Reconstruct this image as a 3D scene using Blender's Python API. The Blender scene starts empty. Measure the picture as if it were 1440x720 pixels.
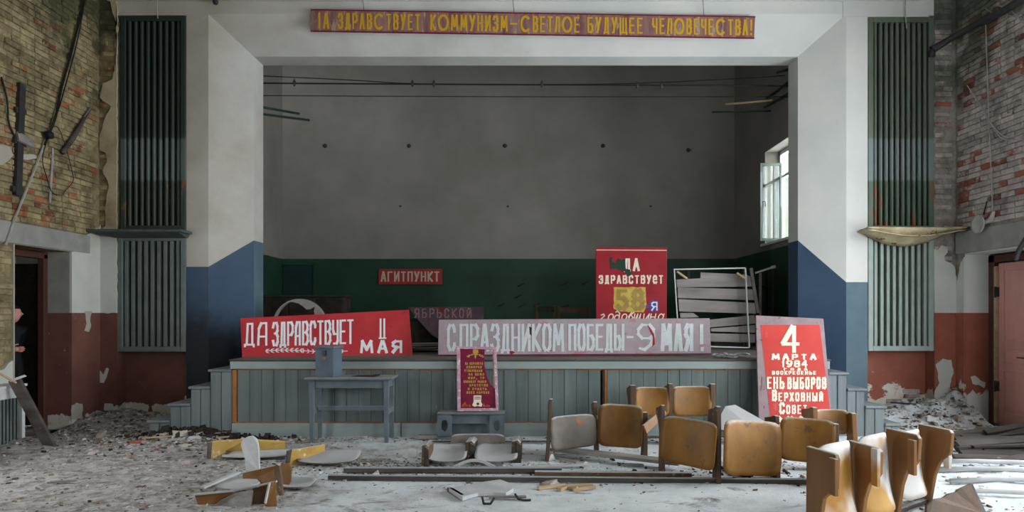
import bpy, bmesh, math, random
from mathutils import Vector, Matrix, noise as mnoise
random.seed(7)
S = bpy.context.scene
COL = S.collection
# ------------------------------------------------------------------ camera
H = 1.63            # eye height
F = 960.0           # focal length in pixels of the 1440 wide frame (24 mm on 36 mm)
VX, VY = 735.0, 440.0
cd = bpy.data.cameras.new('camera'); cd.lens = 24; cd.sensor_width = 36
cd.shift_x = -15/1440; cd.shift_y = 80/1440; cd.clip_end = 100
cam = bpy.data.objects.new('camera', cd); COL.objects.link(cam)
cam.location = (0, 0, H); cam.rotation_euler = (math.pi/2, 0, 0)
S.camera = cam
# ------------------------------------------------------------------ sky: overcast daylight
w = bpy.data.worlds.new('sky'); S.world = w; w.use_nodes = True
bg = w.node_tree.nodes['Background']
bg.inputs[0].default_value = (0.91, 0.955, 1.0, 1); bg.inputs[1].default_value = 15.0
# unseen hall windows, sized and placed to steer the daylight: (side, Y0, Y1, z0, z1)
WIN_R = [(5.3, 8.3, 0.90, 4.7), (1.8, 3.9, 0.90, 4.0)]
WIN_L = [(5.2, 7.2, 0.95, 3.3)]
WIN_B = [(3.9, 5.9, 1.6, 4.4)]
XL, XR, YF, YB, ZC = -6.33, 6.48, 10.21, -4.0, 6.5
def portal(loc, rot, sx, sy):
    l = bpy.data.lights.new('window_portal', 'AREA'); l.shape = 'RECTANGLE'
    l.size = sx; l.size_y = sy; l.cycles.is_portal = True
    o = bpy.data.objects.new('window_portal', l); COL.objects.link(o)
    o.location = loc; o.rotation_euler = rot
for a, b, z0, z1 in WIN_R: portal((XR+.52, (a+b)/2, (z0+z1)/2), (0, math.pi/2, 0), z1-z0, b-a)
for a, b, z0, z1 in WIN_L: portal((XL-.40, (a+b)/2, (z0+z1)/2), (0, -math.pi/2, 0), z1-z0, b-a)
for a, b, z0, z1 in WIN_B: portal(((a+b)/2, YB-.42, (z0+z1)/2), (math.pi/2, 0, 0), b-a, z1-z0)
portal((5.06, 12.25, 3.8), (0, math.pi/2, 0), 1.75, 1.3)
vs = S.view_settings; vs.view_transform = 'Standard'; vs.look = 'None'; vs.gamma = 1
vs.use_curve_mapping = False; vs.exposure = 0.24
S.cycles.max_bounces = 10; S.cycles.diffuse_bounces = 6
S.cycles.sample_clamp_indirect = 8
# ------------------------------------------------------------------ placing helpers
def W(x, y, Y):                     # the point that lies at depth Y behind photo pixel (x, y)
    return Vector(((x-VX)/F*Y, Y, H-(y-VY)/F*Y))
def G(x, y, z=0.0):                 # point on the horizontal plane z behind that pixel
    Y = (H-z)*F/(y-VY)
    return Vector(((x-VX)/F*Y, Y, z))
def smooth(t): t = max(0, min(1, t)); return t*t*(3-2*t)
def fh(x, y):                       # height of the debris covered floor
    n = mnoise.noise(Vector((x*1.3, y*1.3, 0)))*.012 + mnoise.noise(Vector((x*6, y*6, 3)))*.006
    h = .008+n
    if y > 4:
        def mound(cx, cy, rx, ry, hh):
            d = math.hypot((x-cx)/rx, (y-cy)/ry)
            return hh*smooth(1-d)*(1+.5*mnoise.noise(Vector((x*4, y*4, 8)))+.25*mnoise.noise(Vector((x*14, y*14, 5))))
        h += mound(-5.95, 10.1, 1.35, 1.0, .17)+mound(6.3, 10.2, 1.5, 1.1, .40)+mound(-6.2, 8.0, .9, 1.2, .10)
        h += mound(-4.3, 8.75, 1.0, .55, .10)+mound(5.2, 10.3, .7, .6, .12)
        h += mound(5.2, 6.6, 1.6, .9, .07)
        h += .02*smooth((-x-1.5)/3)*(.5+mnoise.noise(Vector((x*3, y*3, 1))))
    return h
# ------------------------------------------------------------------ mesh builder
class MB:
    def __init__(s): s.v = []; s.f = []; s.m = []; s.sm = []; s.marks = []
    def add(s, vs, fs, m=0, sm=False):
        b = len(s.v); s.v += [Vector(p) for p in vs]
        for f in fs: s.f.append([b+i for i in f]); s.m.append(m); s.sm.append(sm)
    def hexa(s, p, m=0):            # 8 corners: bottom 4 ccw, top 4
        s.add(p, [(3,2,1,0),(4,5,6,7),(0,1,5,4),(1,2,6,5),(2,3,7,6),(3,0,4,7)], m)
    def box(s, x0, x1, y0, y1, z0, z1, m=0):
        s.hexa([(x0,y0,z0),(x1,y0,z0),(x1,y1,z0),(x0,y1,z0),(x0,y0,z1),(x1,y0,z1),(x1,y1,z1),(x0,y1,z1)], m)
    def obox(s, a, b, wd, th, up=(0,0,1), m=0, w2=None):   # bar from a to b, wd across, th along up
        a = Vector(a); b = Vector(b); d = (b-a).normalized(); up = Vector(up)
        sd = d.cross(up)
        if sd.length < 1e-4: sd = d.cross(Vector((1,0,0)))
        sd.normalize(); u = sd.cross(d).normalized()
        w2 = wd if w2 is None else w2
        p = []
        for q, ww in ((a, wd), (b, w2)):
            p += [q-sd*ww/2-u*th/2, q+sd*ww/2-u*th/2, q+sd*ww/2+u*th/2, q-sd*ww/2+u*th/2]
        s.add(p, [(0,1,2,3),(7,6,5,4),(0,4,5,1),(1,5,6,2),(2,6,7,3),(3,7,4,0)], m)
    def tube(s, pts, r, n=8, m=0):
        pts = [Vector(p) for p in pts]; rings = []; N = len(pts)
        up = Vector((0,0,1))
        vs = []; fs = []
        for i, p in enumerate(pts):
            d = (pts[min(i+1,N-1)]-pts[max(i-1,0)]).normalized()
            sd = d.cross(up)
            if sd.length < .05: sd = d.cross(Vector((1,0,0)))
            sd.normalize(); u = sd.cross(d)
            rr = r[i] if isinstance(r, (list, tuple)) else r
            for k in range(n):
                t = 2*math.pi*k/n; vs.append(p+sd*math.cos(t)*rr+u*math.sin(t)*rr)
        for i in range(N-1):
            for k in range(n): fs.append((i*n+k, i*n+(k+1)%n, (i+1)*n+(k+1)%n, (i+1)*n+k))
        fs.append(tuple(range(n))[::-1]); fs.append(tuple((N-1)*n+k for k in range(n)))
        s.add(vs, fs, m, n > 5)
    def prism(s, pts, off, m=0, mside=None):   # polygon (3D points) extruded by vector off
        n = len(pts); off = Vector(off); a = [Vector(p) for p in pts]
        s.add(a+[p+off for p in a], [tuple(range(n)), tuple(range(2*n-1, n-1, -1))], m)
        b = len(s.v)-2*n
        for i in range(n):
            s.f.append([b+i, b+n+i, b+n+(i+1) % n, b+(i+1) % n]); s.m.append(m if mside is None else mside); s.sm.append(False)
    def shell(s, c, ux, uz, w_, h_, cu=0., cv=0., th=.012, corner=3.0, m=0, nu=12, nv=12, wave=0.):
        # bent plywood sheet: c centre, ux / uz unit axes, rounded corners, cu / cv bends
        c = Vector(c); ux = Vector(ux).normalized(); uz = Vector(uz).normalized(); n = ux.cross(uz).normalized()
        g = []
        for side in (1, -1):
            for j in range(nv+1):
                for i in range(nu+1):
                    a = 2*i/nu-1; b = 2*j/nv-1
                    # square to superellipse
                    k = max(abs(a), abs(b)); 
                    if k > 1e-6:
                        q = (abs(a/k)**corner+abs(b/k)**corner)**(1/corner)
                        aa, bb = a/q, b/q
                    else: aa = bb = 0
                    p = c+ux*aa*w_/2+uz*bb*h_/2+n*(cu*aa*aa+cv*bb*bb+wave*math.sin(bb*2.6))+n*side*th/2
                    g.append(p)
        M = (nu+1)*(nv+1); fs = []
        for j in range(nv):
            for i in range(nu):
                q = j*(nu+1)+i
                fs.append((q, q+1, q+nu+2, q+nu+1)); fs.append((M+q, M+q+nu+1, M+q+nu+2, M+q+1))
        rim = [i for i in range(nu+1)]+[j*(nu+1)+nu for j in range(1, nv+1)]+[nv*(nu+1)+i for i in range(nu-1, -1, -1)]+[j*(nu+1) for j in range(nv-1, 0, -1)]
        s.add(g, fs, m, True)
        b = len(s.v)-2*M
        for i in range(len(rim)):
            p, q = rim[i], rim[(i+1) % len(rim)]
            s.f.append([b+p, b+M+p, b+M+q, b+q]); s.m.append(m); s.sm.append(False)
    def mesh(s, name, mats, recalc=True, bevel=0):
        me = bpy.data.meshes.new(name)
        me.from_pydata([tuple(p) for p in s.v], [], s.f)
        for mt in (mats if isinstance(mats, (list, tuple)) else [mats]): me.materials.append(mt)
        for p, mi, sm in zip(me.polygons, s.m, s.sm): p.material_index = mi; p.use_smooth = sm
        if recalc:
            bm = bmesh.new(); bm.from_mesh(me)
            bmesh.ops.recalc_face_normals(bm, faces=bm.faces)
            if bevel: bmesh.ops.bevel(bm, geom=list(bm.edges), offset=bevel, segments=1, affect='EDGES', clamp_overlap=True)
            bm.to_mesh(me); bm.free()
        me.update(); return me
    def obj(s, name, mats, parent=None, bevel=0, recalc=True):
        return link(name, s.mesh(name, mats, recalc, bevel), parent)
def link(name, me, parent=None, loc=None):
    o = bpy.data.objects.new(name, me); COL.objects.link(o)
    if parent is not None:
        o.parent = parent; o.matrix_parent_inverse = Matrix.Translation(-Vector(parent.location)) if parent.type == 'EMPTY' else Matrix.Identity(4)
    if loc is not None: o.location = loc
    return o
def tag(o, label=None, cat=None, group=None, kind=None):
    if label: o['label'] = label
    if cat: o['category'] = cat
    if group: o['group'] = group
    if kind: o['kind'] = kind
    return o
def thing(name, label, cat, loc, group=None):
    o = bpy.data.objects.new(name, None); COL.objects.link(o); o.location = loc; o.empty_display_size = .1
    return tag(o, label, cat, group)
def struct(o): o['kind'] = 'structure'; return o
# ------------------------------------------------------------------ materials
def lin(c):
    f = lambda u: u/12.92 if u <= .04045 else ((u+.055)/1.055)**2.4
    return tuple(f(v/255) for v in c)+(1,)
def ramp(nt, fac, stops, interp='LINEAR'):
    r = nt.nodes.new('ShaderNodeValToRGB'); r.color_ramp.interpolation = interp
    el = r.color_ramp.elements
    while len(el) < len(stops): el.new(.5)
    for e, (p, c) in zip(el, stops): e.position = p; e.color = c if len(c) == 4 else lin(c)
    nt.links.new(fac, r.inputs[0]); return r.outputs[0]
def bw(v): return (v, v, v, 1)
class NT:
    def __init__(s, name, rough=.85, spec=.25):
        s.mat = bpy.data.materials.new(name); s.mat.use_nodes = True; s.nt = s.mat.node_tree
        s.b = s.nt.nodes['Principled BSDF']; s.b.inputs['Roughness'].default_value = rough
        s.b.inputs['Specular IOR Level'].default_value = spec
        s.geo = s.nt.nodes.new('ShaderNodeNewGeometry'); s.pos = s.geo.outputs['Position']
        s.oi = None
    def n(s, t): return s.nt.nodes.new(t)
    def l(s, a, b): s.nt.links.new(a, b)
    def noise(s, scale=3, detail=6, rough=.6, st=(1,1,1), off=0, dist=0):
        mp = s.n('ShaderNodeMapping'); s.l(s.pos, mp.inputs[0]); mp.inputs['Scale'].default_value = st
        mp.inputs['Location'].default_value = (off, off*.7, off*.3)
        t = s.n('ShaderNodeTexNoise'); t.inputs['Scale'].default_value = scale; t.inputs['Detail'].default_value = detail
        t.inputs['Roughness'].default_value = rough; t.inputs['Distortion'].default_value = dist
        s.l(mp.outputs[0], t.inputs[0]); return t.outputs[0]
    def mix(s, fac, a, b, mode='MIX'):
        m = s.n('ShaderNodeMix'); m.data_type = 'RGBA'; m.blend_type = mode
        for src, inp in ((fac, m.inputs[0]), (a, m.inputs[6]), (b, m.inputs[7])):
            if isinstance(src, (int, float)): inp.default_value = src
            elif isinstance(src, tuple): inp.default_value = src if len(src) == 4 else lin(src)
            else: s.l(src, inp)
        return m.outputs[2]
    def math(s, op, a, b=0., c=None):
        m = s.n('ShaderNodeMath'); m.operation = op
        for src, inp in ((a, m.inputs[0]), (b, m.inputs[1]), (c, m.inputs[2])):
            if src is None: continue
            if isinstance(src, (int, float)): inp.default_value = src
            else: s.l(src, inp)
        return m.outputs[0]
    def xyz(s, v=None):
        x = s.n('ShaderNodeSeparateXYZ'); s.l(v or s.pos, x.inputs[0]); return x.outputs
    def rnd(s, island=False):
        if island: return s.geo.outputs['Random Per Island']
        if s.oi is None: s.oi = s.n('ShaderNodeObjectInfo')
        return s.oi.outputs['Random']
    def val(s, col, fac):          # multiply colour by value
        return s.mix(1.0, col, fac, 'MULTIPLY')
    def bump(s, h, st=.3, dist=.01):
        b = s.n('ShaderNodeBump'); b.inputs['Strength'].default_value = st; b.inputs['Distance'].default_value = dist
        s.l(h, b.inputs['Height']); s.l(b.outputs[0], s.b.inputs['Normal'])
    def out(s, col): s.l(col, s.b.inputs['Base Color']) if not isinstance(col, tuple) else setattr(s.b.inputs['Base Color'], 'default_value', col if len(col) == 4 else lin(col)); return s.mat
def mat(name, c1, c2, scale=3, wsoft=.04, wdet=8, rough=.85, bump=.3, st=(1,1,1), var=.12, wear=None, wthr=.6, wscale=5, wst=(1,1,1), dust=None, bscale=30, spec=.25, dthr=.6, island=False, detail=6):
    k = NT(name, rough, spec)
    col = ramp(k.nt, k.noise(scale, detail, .6, st), [(.3, c1), (.7, c2)])
    if var:
        r = k.rnd(island)
        v = ramp(k.nt, r, [(0, bw(1-var)), (1, bw(1+var))]); col = k.val(col, v)
    if wear:
        f = ramp(k.nt, k.noise(wscale, wdet, .65 if wdet > 3 else .5, wst, 11), [(wthr, bw(0)), (wthr+wsoft, bw(1))]); col = k.mix(f, col, wear)
    if dust:
        z = k.xyz(k.geo.outputs['Normal'])[2]
        a = k.math('ADD', z, k.math('MULTIPLY', k.noise(14, 6, .7, off=5), .5))
        f = ramp(k.nt, a, [(dthr, bw(0)), (min(1, dthr+.3), bw(.85))]); col = k.mix(f, col, dust)
    if bump: k.bump(k.noise(bscale, 8, .7, st), bump, .008)
    return k.out(col)
DUST = (176, 180, 180)
M = {}
def plainwall():
    k = NT('limewash', .88, .2)
    c = ramp(k.nt, k.noise(1.2, 7, .6), [(.3, (198,202,199)), (.7, (213,214,209))])
    a = k.math('ADD', k.math('MULTIPLY', k.xyz()[0], -.08), k.math('MULTIPLY', k.noise(.9, 8, .65, off=13), .9))
    c = k.mix(ramp(k.nt, a, [(.45, bw(0)), (1.0, bw(.8))]), c, (158,146,128))
    c = k.mix(ramp(k.nt, k.noise(2.2, 8, .7, off=5), [(.66, bw(0)), (.74, bw(.5))]), c, (176,168,152))
    k.bump(k.noise(18, 8, .7), .35, .008); return k.out(c)
M['plain'] = plainwall()
def bluewall():
    k = NT('blue_oil_paint', .6, .3)
    c = ramp(k.nt, k.noise(1.6, 7, .6), [(.3, (48,70,95)), (.7, (62,84,106))])
    c = k.mix(ramp(k.nt, k.noise(9, 8, .65, off=11), [(.74, bw(0)), (.78, bw(1))]), c, (120,140,155))
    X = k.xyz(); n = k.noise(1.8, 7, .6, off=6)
    # near-black tone, stronger towards the left and the floor, noisy edge
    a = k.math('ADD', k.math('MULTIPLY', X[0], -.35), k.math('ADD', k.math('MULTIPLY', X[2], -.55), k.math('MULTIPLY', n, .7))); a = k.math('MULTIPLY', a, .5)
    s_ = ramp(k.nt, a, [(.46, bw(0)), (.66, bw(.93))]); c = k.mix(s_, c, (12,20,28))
    k.bump(k.noise(30, 8, .7), .25, .008); return k.out(c)
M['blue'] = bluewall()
M['bluegrey'] = mat('lighter_blue_paint', (84,106,120), (100,120,130), 2.0, rough=.7, bump=.25, var=0, wear=(160,175,180), wthr=.72, wscale=8)  # lighter blue: left return, right outer flat and its niche side
M['stagewall'] = mat('stage_limewash', (112,110,101), (132,128,121), .9, bump=.3, var=0, wear=(126,122,110), wthr=.66, wscale=1.3, bscale=14)
M['green'] = mat('green_oil_paint', (26,52,40), (36,68,50), 1.1, rough=.5, bump=.15, var=0, wear=(70,104,84), wthr=.74, wscale=5, wst=(1,1,2))
M['ceil'] = mat('ceiling_plaster', (150,148,140), (178,176,168), 1.5, bump=.3, var=0, wear=(110,96,78), wthr=.6, wscale=2)
def redwall(name, zfray, ra, rb):
    k = NT(name, .7, .3)
    red = ramp(k.nt, k.noise(2.2, 7, .65), [(.3, ra), (.7, rb)])
    pl = ramp(k.nt, k.noise(5, 8, .7), [(.35, (196,190,170)), (.6, (212,210,200)), (.72, (172,98,70))])
    z = k.xyz()[2]
    a = k.math('ADD', k.math('MULTIPLY', k.noise(2.6, 9, .62, off=2), 2.2), k.math('MULTIPLY', z, -1.0/zfray))
    f = ramp(k.nt, a, [(.42, bw(0)), (.45, bw(1))])
    spots = ramp(k.nt, k.noise(9, 8, .7, (1,1,.6), 21), [(.66, bw(0)), (.68, bw(1))])
    c = k.mix(f, red, pl); c = k.mix(spots, c, (196,186,172)); k.bump(f, .35, .006)
    return k.out(c)
M['redL'] = redwall('red_oil_paint', .30, (98,62,55), (122,80,69)); M['redR'] = redwall('peeling_red_paint', .72, (136,76,60), (160,96,78))
def cornerplaster():
    k = NT('stained_plaster', .9, .2)
    c = ramp(k.nt, k.noise(1.6, 8, .65), [(.3, (140,128,98)), (.55, (184,174,144)), (.75, (158,148,120))])
    z = k.xyz()[2]
    f = ramp(k.nt, k.math('ADD', k.math('MULTIPLY', z, .1), k.math('MULTIPLY', k.noise(3, 7), .12)), [(.30, bw(0)), (.36, bw(1))])
    c = k.mix(f, ramp(k.nt, k.noise(2, 6), [(.3, (188,192,186)), (.7, (206,206,198))]), c)
    k.bump(k.noise(16, 8, .7), .4, .01); return k.out(c)
M['cplast'] = cornerplaster()
def smear(k, c, wash2):
    s1 = ramp(k.nt, k.noise(3.2, 9, .68, off=17), [(.55, bw(0)), (.62, bw(.75))]); c = k.mix(s1, c, tuple(min(255, int(v*1.04)) for v in wash2))
    s2 = ramp(k.nt, k.noise(2.4, 9, .72, off=27), [(.48, bw(1)), (.64, bw(.50))]); return k.val(c, s2)
def brickmat(name, wash, wash2, brick, brick2, moss, thr, moss_dimx):
    k = NT(name, .92, .15)
    r = k.math('FRACT', k.math('ADD', k.rnd(), k.rnd(True)))
    br = ramp(k.nt, k.math('FRACT', k.math('MULTIPLY', r, 7.3)), [(0, brick), (.5, brick2), (1, (104,62,50))])
    ws = ramp(k.nt, k.noise(7, 8, .7), [(.3, wash), (.65, wash2)])
    ws = k.val(ws, ramp(k.nt, k.math('FRACT', k.math('MULTIPLY', r, 3.1)), [(0, bw(.72)), (1, bw(1.12))]))
    e = k.math('ADD', k.math('MULTIPLY', r, .55), k.math('MULTIPLY', k.noise(1.1, 5, .6, off=9), .9))
    f = ramp(k.nt, k.math('MULTIPLY', k.math('ADD', e, k.math('MULTIPLY', k.noise(22, 6, .7, off=3), .25)), .6), [(thr*.6, bw(0)), (thr*.6+.03, bw(.95))])
    c = k.mix(f, ws, br); c = smear(k, c, wash2)
    g = ramp(k.nt, k.math('ADD', k.noise(1.0, 9, .72, off=moss_dimx), k.math('MULTIPLY', k.math('SUBTRACT', k.xyz()[2], 4.2), .07)), [(.53, bw(0)), (.66, bw(.8))])  # moss, thickened with height so the dim upper wall is in the colour
    c = k.mix(g, c, moss)
    k.bump(k.noise(40, 8, .75), .6, .012); return k.out(c)
M['brickL'] = brickmat('limewashed_brick_ochre', (116,102,74), (176,162,124), (152,92,66), (166,106,74), (52,58,40), 1.05, 1.5)
M['brickR'] = brickmat('limewashed_brick_grey', (164,152,146), (206,196,190), (150,84,70), (166,94,76), (70,84,64), 1.0, 40.)
def mortar(name, a, b, moss, mx):
    k = NT(name, .95, .1)
    c = ramp(k.nt, k.noise(6, 9, .75), [(.3, a), (.7, b)])
    g = ramp(k.nt, k.math('ADD', k.noise(1.0, 9, .72, off=mx), k.math('MULTIPLY', k.math('SUBTRACT', k.xyz()[2], 4.2), .07)), [(.53, bw(0)), (.66, bw(.75))])  # same height term as the bricks: moss plus painted dimness
    c = smear(k, c, b); c = k.mix(g, c, moss); k.bump(k.noise(50, 8, .75), .7, .015); return k.out(c)
M['mortL'] = mortar('lime_mortar_ochre', (108,96,70), (156,142,108), (46,50,34), 1.5)
M['mortR'] = mortar('lime_mortar_grey', (126,120,112), (170,164,154), (60,70,54), 40.)
M['concrete'] = mat('concrete_lintel', (138,138,134), (164,162,156), 4, bump=.5, var=.1)
def floormat():
    k = NT('dusty_floor', .95, .1)
    base = ramp(k.nt, k.noise(3, 10, .7), [(.3, (194,201,204)), (.55, (218,224,227)), (.75, (230,233,234))])
    xs = k.xyz()
    lf = ramp(k.nt, k.math('ADD', k.math('MULTIPLY', xs[0], -.16), k.math('MULTIPLY', k.noise(1.4, 8, .7, off=4), 1.1)), [(.75, bw(0)), (1.0, bw(1))])
    rub = ramp(k.nt, k.noise(7, 10, .8), [(.34, (98,90,82)), (.44, (146,140,134)), (.55, (184,181,179)), (.72, (206,203,201))])
    c = k.mix(lf, base, rub)
    dirt = ramp(k.nt, k.noise(1.7, 10, .7, (1,1.5,1), 31, .6), [(.56, bw(0)), (.66, bw(.85))])
    c = k.mix(dirt, c, ramp(k.nt, k.noise(20, 8, .8), [(.35, (70,62,50)), (.7, (122,112,98))]))
    sp = ramp(k.nt, k.noise(34, 6, .8, off=8), [(.62, bw(0)), (.66, bw(.7))]); c = k.mix(sp, c, (86,76,68))
    k.bump(k.noise(28, 10, .8), .6, .02); return k.out(c)
M['floor'] = floormat()
def chipmat():
    k = NT('rubble', .95, .1)
    c = ramp(k.nt, k.rnd(True), [(0, (188,189,189)), (.24, (164,163,161)), (.46, (132,126,118)), (.62, (94,86,78)), (.76, (60,54,50)), (.84, (140,126,104)), (.95, (138,100,82)), (.98, (200,200,198))], 'CONSTANT')
    k.bump(k.noise(60, 5, .7), .4, .005); return k.out(c)
M['chips'] = chipmat()
GREY_B = dict(rough=.7, bump=.35, st=(1,1,.08), bscale=60)
M['board'] = mat('grey_green_board_paint', (90,101,101), (112,122,120), 9, wear=(140,156,156), wthr=.68, wscale=12, wst=(1,1,.12), var=.12, **GREY_B)
M['stepboard'] = mat('grey_step_paint', (100,108,110), (124,132,134), 9, wear=(64,62,60), wthr=.66, wscale=10, wst=(1,1,.2), var=.10, **GREY_B)
M['nose'] = mat('pale_grey_board_paint', (130,144,142), (152,164,160), 6, rough=.7, bump=.3, st=(.1,1,1), var=.05, wear=(96,104,100), wthr=.7, wscale=9)
M['orange'] = mat('bare_orange_wood', (132,86,44), (170,112,58), 12, st=(1,1,.2), var=.1, wear=(90,66,44), wthr=.6, wscale=20)
M['deck'] = mat('worn_stage_plank', (62,54,50), (92,82,76), 8, st=(.1,1,1), var=.2, dust=(112,108,104), dthr=.9)
M['darkwood'] = mat('weathered_dark_wood', (56,50,48), (92,84,80), 9, st=(.3,.3,1), var=.25, wear=(132,128,124), wthr=.64, wscale=14, dust=DUST, dthr=.98)
M['blackwood'] = mat('charred_dark_wood', (34,30,28), (60,52,46), 9, var=.2, dust=(120,120,118), dthr=1.05)
M['greyplank'] = mat('bleached_grey_plank', (118,114,110), (160,154,148), 5, st=(.15,1,1), var=.12, wear=(84,76,70), wthr=.66, wscale=8, wst=(.2,1,1), bump=.5)
M['greytable'] = mat('grey_blue_table_paint', (84,95,100), (104,115,119), 6, rough=.65, var=.05, wear=(66,70,72), wthr=.68, wscale=12, dust=(150,150,146), dthr=.8)
M['ballot'] = mat('grey_blue_box_paint', (74,88,104), (92,106,120), 5, rough=.55, var=0, wear=(120,84,60), wthr=.78, wscale=9, dust=(140,140,136), dthr=.85)
M['ply'] = mat('ochre_plywood_varnish', (114,76,28), (152,106,42), 4.5, rough=.5, spec=.4, bump=.15, st=(1,1,.6), var=.16, wear=(104,76,44), wthr=.60, wscale=6, dust=(190,184,170), dthr=.7)
M['plydust'] = mat('dusty_ochre_plywood', (160,112,46), (188,148,84), 2.4, rough=.7, bump=.1, st=(1,1,.5), var=.08, wear=(200,198,194), wthr=.44, wscale=2.6, wsoft=.16, wdet=2, dust=(205,205,202), dthr=.6)
M['plygrey'] = mat('grey_dusty_plywood', (104,98,90), (140,132,126), 3.0, rough=.85, bump=.2, var=.1, wear=(170,108,48), wthr=.66, wscale=4, dust=(186,188,190), dthr=.75)
M['darkplank'] = mat('rotten_dark_plank', (44,40,38), (78,72,68), 7, st=(.2,1,1), var=.3, bump=.5, wear=(150,148,144), wthr=.66, wscale=6, wst=(.3,1,1))
M['amber'] = mat('amber_board', (112,76,40), (140,100,58), 5, rough=.6, st=(1,1,.2), var=.08, wear=(150,130,104), wthr=.64, wscale=8)
M['plypale'] = mat('pale_dusty_plywood', (176,178,178), (200,202,202), 5, rough=.9, bump=.2, var=.06, wear=(180,140,70), wthr=.70, wscale=5)
M['plyyellow'] = mat('yellow_birch_panel', (180,142,66), (202,170,100), 5, rough=.6, bump=.2, var=.08, wear=(214,204,180), wthr=.6, wscale=6, dust=(205,205,200), dthr=.75)
M['side'] = mat('ochre_side_panel', (116,78,40), (144,102,58), 5, rough=.55, spec=.35, bump=.2, st=(1,1,.15), var=.10, wear=(96,62,32), wthr=.7, wscale=7, dust=(196,194,188), dthr=.7)
M['sidedark'] = mat('worn_brown_side_panel', (74,58,46), (112,92,74), 7, rough=.8, bump=.3, st=(1,1,.2), var=.15, wear=(150,140,128), wthr=.62, wscale=14, dust=(196,198,198), dthr=.75)
M['dustywood'] = mat('dusty_batten_wood', (62,56,54), (96,90,86), 8, rough=.9, bump=.3, st=(.2,1,1), var=.1, dust=(168,174,178), dthr=.62)
M['rawwood'] = mat('raw_split_wood', (168,140,106), (196,172,138), 12, st=(.2,1,1), var=.12)
M['whitepaint'] = mat('chipped_white_paint', (196,200,200), (214,216,214), 6, var=.04, wear=(130,116,96), wthr=.68, wscale=16)
M['metal'] = mat('dark_iron', (34,34,36), (56,54,54), 10, rough=.6, bump=.2, var=.1, spec=.5)
M['pipegreen'] = mat('green_pipe_paint', (30,46,42), (44,60,54), 8, rough=.6, var=.1)
M['wire'] = mat('black_cable', (24,24,24), (40,38,36), 8, rough=.7, var=.1)
M['palewire'] = mat('pale_cable', (150,148,144), (180,178,172), 8, rough=.7, var=.1)
M['redframe'] = mat('red_brown_door_frame', (72,44,38), (94,58,50), 6, rough=.6, st=(1,1,.2), var=.06, wear=(160,120,96), wthr=.7, wscale=10)
M['pinkdoor'] = mat('faded_pink_door_paint', (204,146,138), (220,166,156), 3, rough=.55, st=(1,1,.4), var=.05, wear=(150,70,60), wthr=.66, wscale=6)
M['black'] = mat('dark_void', (12,12,14), (20,20,22), 3, var=0)
def bandmat(name, dark, pale, low):
    k = NT(name, .55, .4)
    z = k.math('ADD', k.xyz()[2], k.math('MULTIPLY', k.noise(14, 4), .08))
    d = ramp(k.nt, k.noise(4, 6, .6, (1,1,.2)), [(.3, dark), (.7, tuple(int(v*1.25) for v in dark))])
    lo = ramp(k.nt, k.noise(5, 6, .6, (1,1,.3)), [(.3, low), (.58, tuple(int(v*1.2) for v in low)), (.64, (128,78,50))])
    f1 = ramp(k.nt, k.math('MULTIPLY', z, .1), [(.363, bw(0)), (.366, bw(1))]); f2 = ramp(k.nt, k.math('MULTIPLY', z, .1), [(.427, bw(0)), (.430, bw(1))])
    c = k.mix(f1, lo, pale); c = k.mix(f2, c, d); k.bump(k.noise(30, 6), .15, .005); return k.out(c)
M['gupL'] = bandmat('shaded_green_banded_paint', (34,46,42), (84,98,96), (42,54,46))  # green paint, darkened partly to carry the dimmer left side
M['gupR'] = bandmat('sage_green_banded_paint', (80,90,78), (118,130,130), (70,86,72))
M['gloL'] = mat('grey_grille_paint', (92,104,102), (112,122,118), 5, rough=.6, var=.05)
M['gloR'] = mat('pale_sage_grille_paint', (142,158,150), (160,174,166), 5, rough=.6, var=.05, wear=(120,120,100), wthr=.74, wscale=12)
M['gback'] = mat('grille_backing', (58,58,48), (84,80,64), 5, var=0)
M['trayL'] = mat('grey_shelf_paint', (66,78,78), (88,98,96), 4, var=0)
M['trayR'] = mat('stained_sagging_plaster', (150,134,98), (200,190,160), 5, var=0, bump=.6, wear=(112,72,44), wthr=.60, wscale=6)
def flat(name, c, rough=.7, wear=None, wthr=.7, wscale=20): return mat(name, c, tuple(min(255, int(v*1.06)) for v in c), 8, rough=rough, bump=.05, var=0, wear=wear, wthr=wthr, wscale=wscale)
M['red'] = mat('red_banner_paint', (162,38,44), (184,54,58), 3, rough=.6, var=0, bump=.12, wear=(150,40,46), wthr=.62, wscale=5)
M['red58'] = mat('crimson_poster_paint', (134,22,34), (156,32,42), 3, rough=.55, var=0, bump=.12, wear=(110,20,28), wthr=.68, wscale=6)
M['redorange'] = mat('orange_red_poster_paint', (176,50,42), (192,58,50), 3, rough=.5, var=0, bump=.1, wear=(190,74,78), wthr=.58, wscale=2.2)
M['pinkgrey'] = mat('faded_pink_grey_paint', (148,134,140), (168,154,158), 4, rough=.8, var=0, bump=.3, wear=(172,120,132), wthr=.6, wscale=7, wst=(.5,1,1))
M['posterrim'] = mat('faded_lilac_rim', (130,110,114), (152,136,138), 5, rough=.8, var=0, bump=.3, wear=(120,70,90), wthr=.6, wscale=9)
M['topbanner'] = mat('weathered_maroon_banner', (116,72,76), (158,124,112), 5, rough=.85, var=0, bump=.4, st=(2,1,.4), wear=(168,150,128), wthr=.56, wscale=7, wst=(2,1,.4))
M['darksign'] = mat('sooty_red_grey_sign', (58,48,56), (84,66,72), 4, rough=.9, var=0, bump=.2, wear=(92,30,34), wthr=.58, wscale=4)
M['agit'] = mat('dull_red_sign', (140,42,42), (158,56,52), 5, rough=.7, var=0)
M['white'] = flat('white_lettering', (214,216,218))
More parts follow.
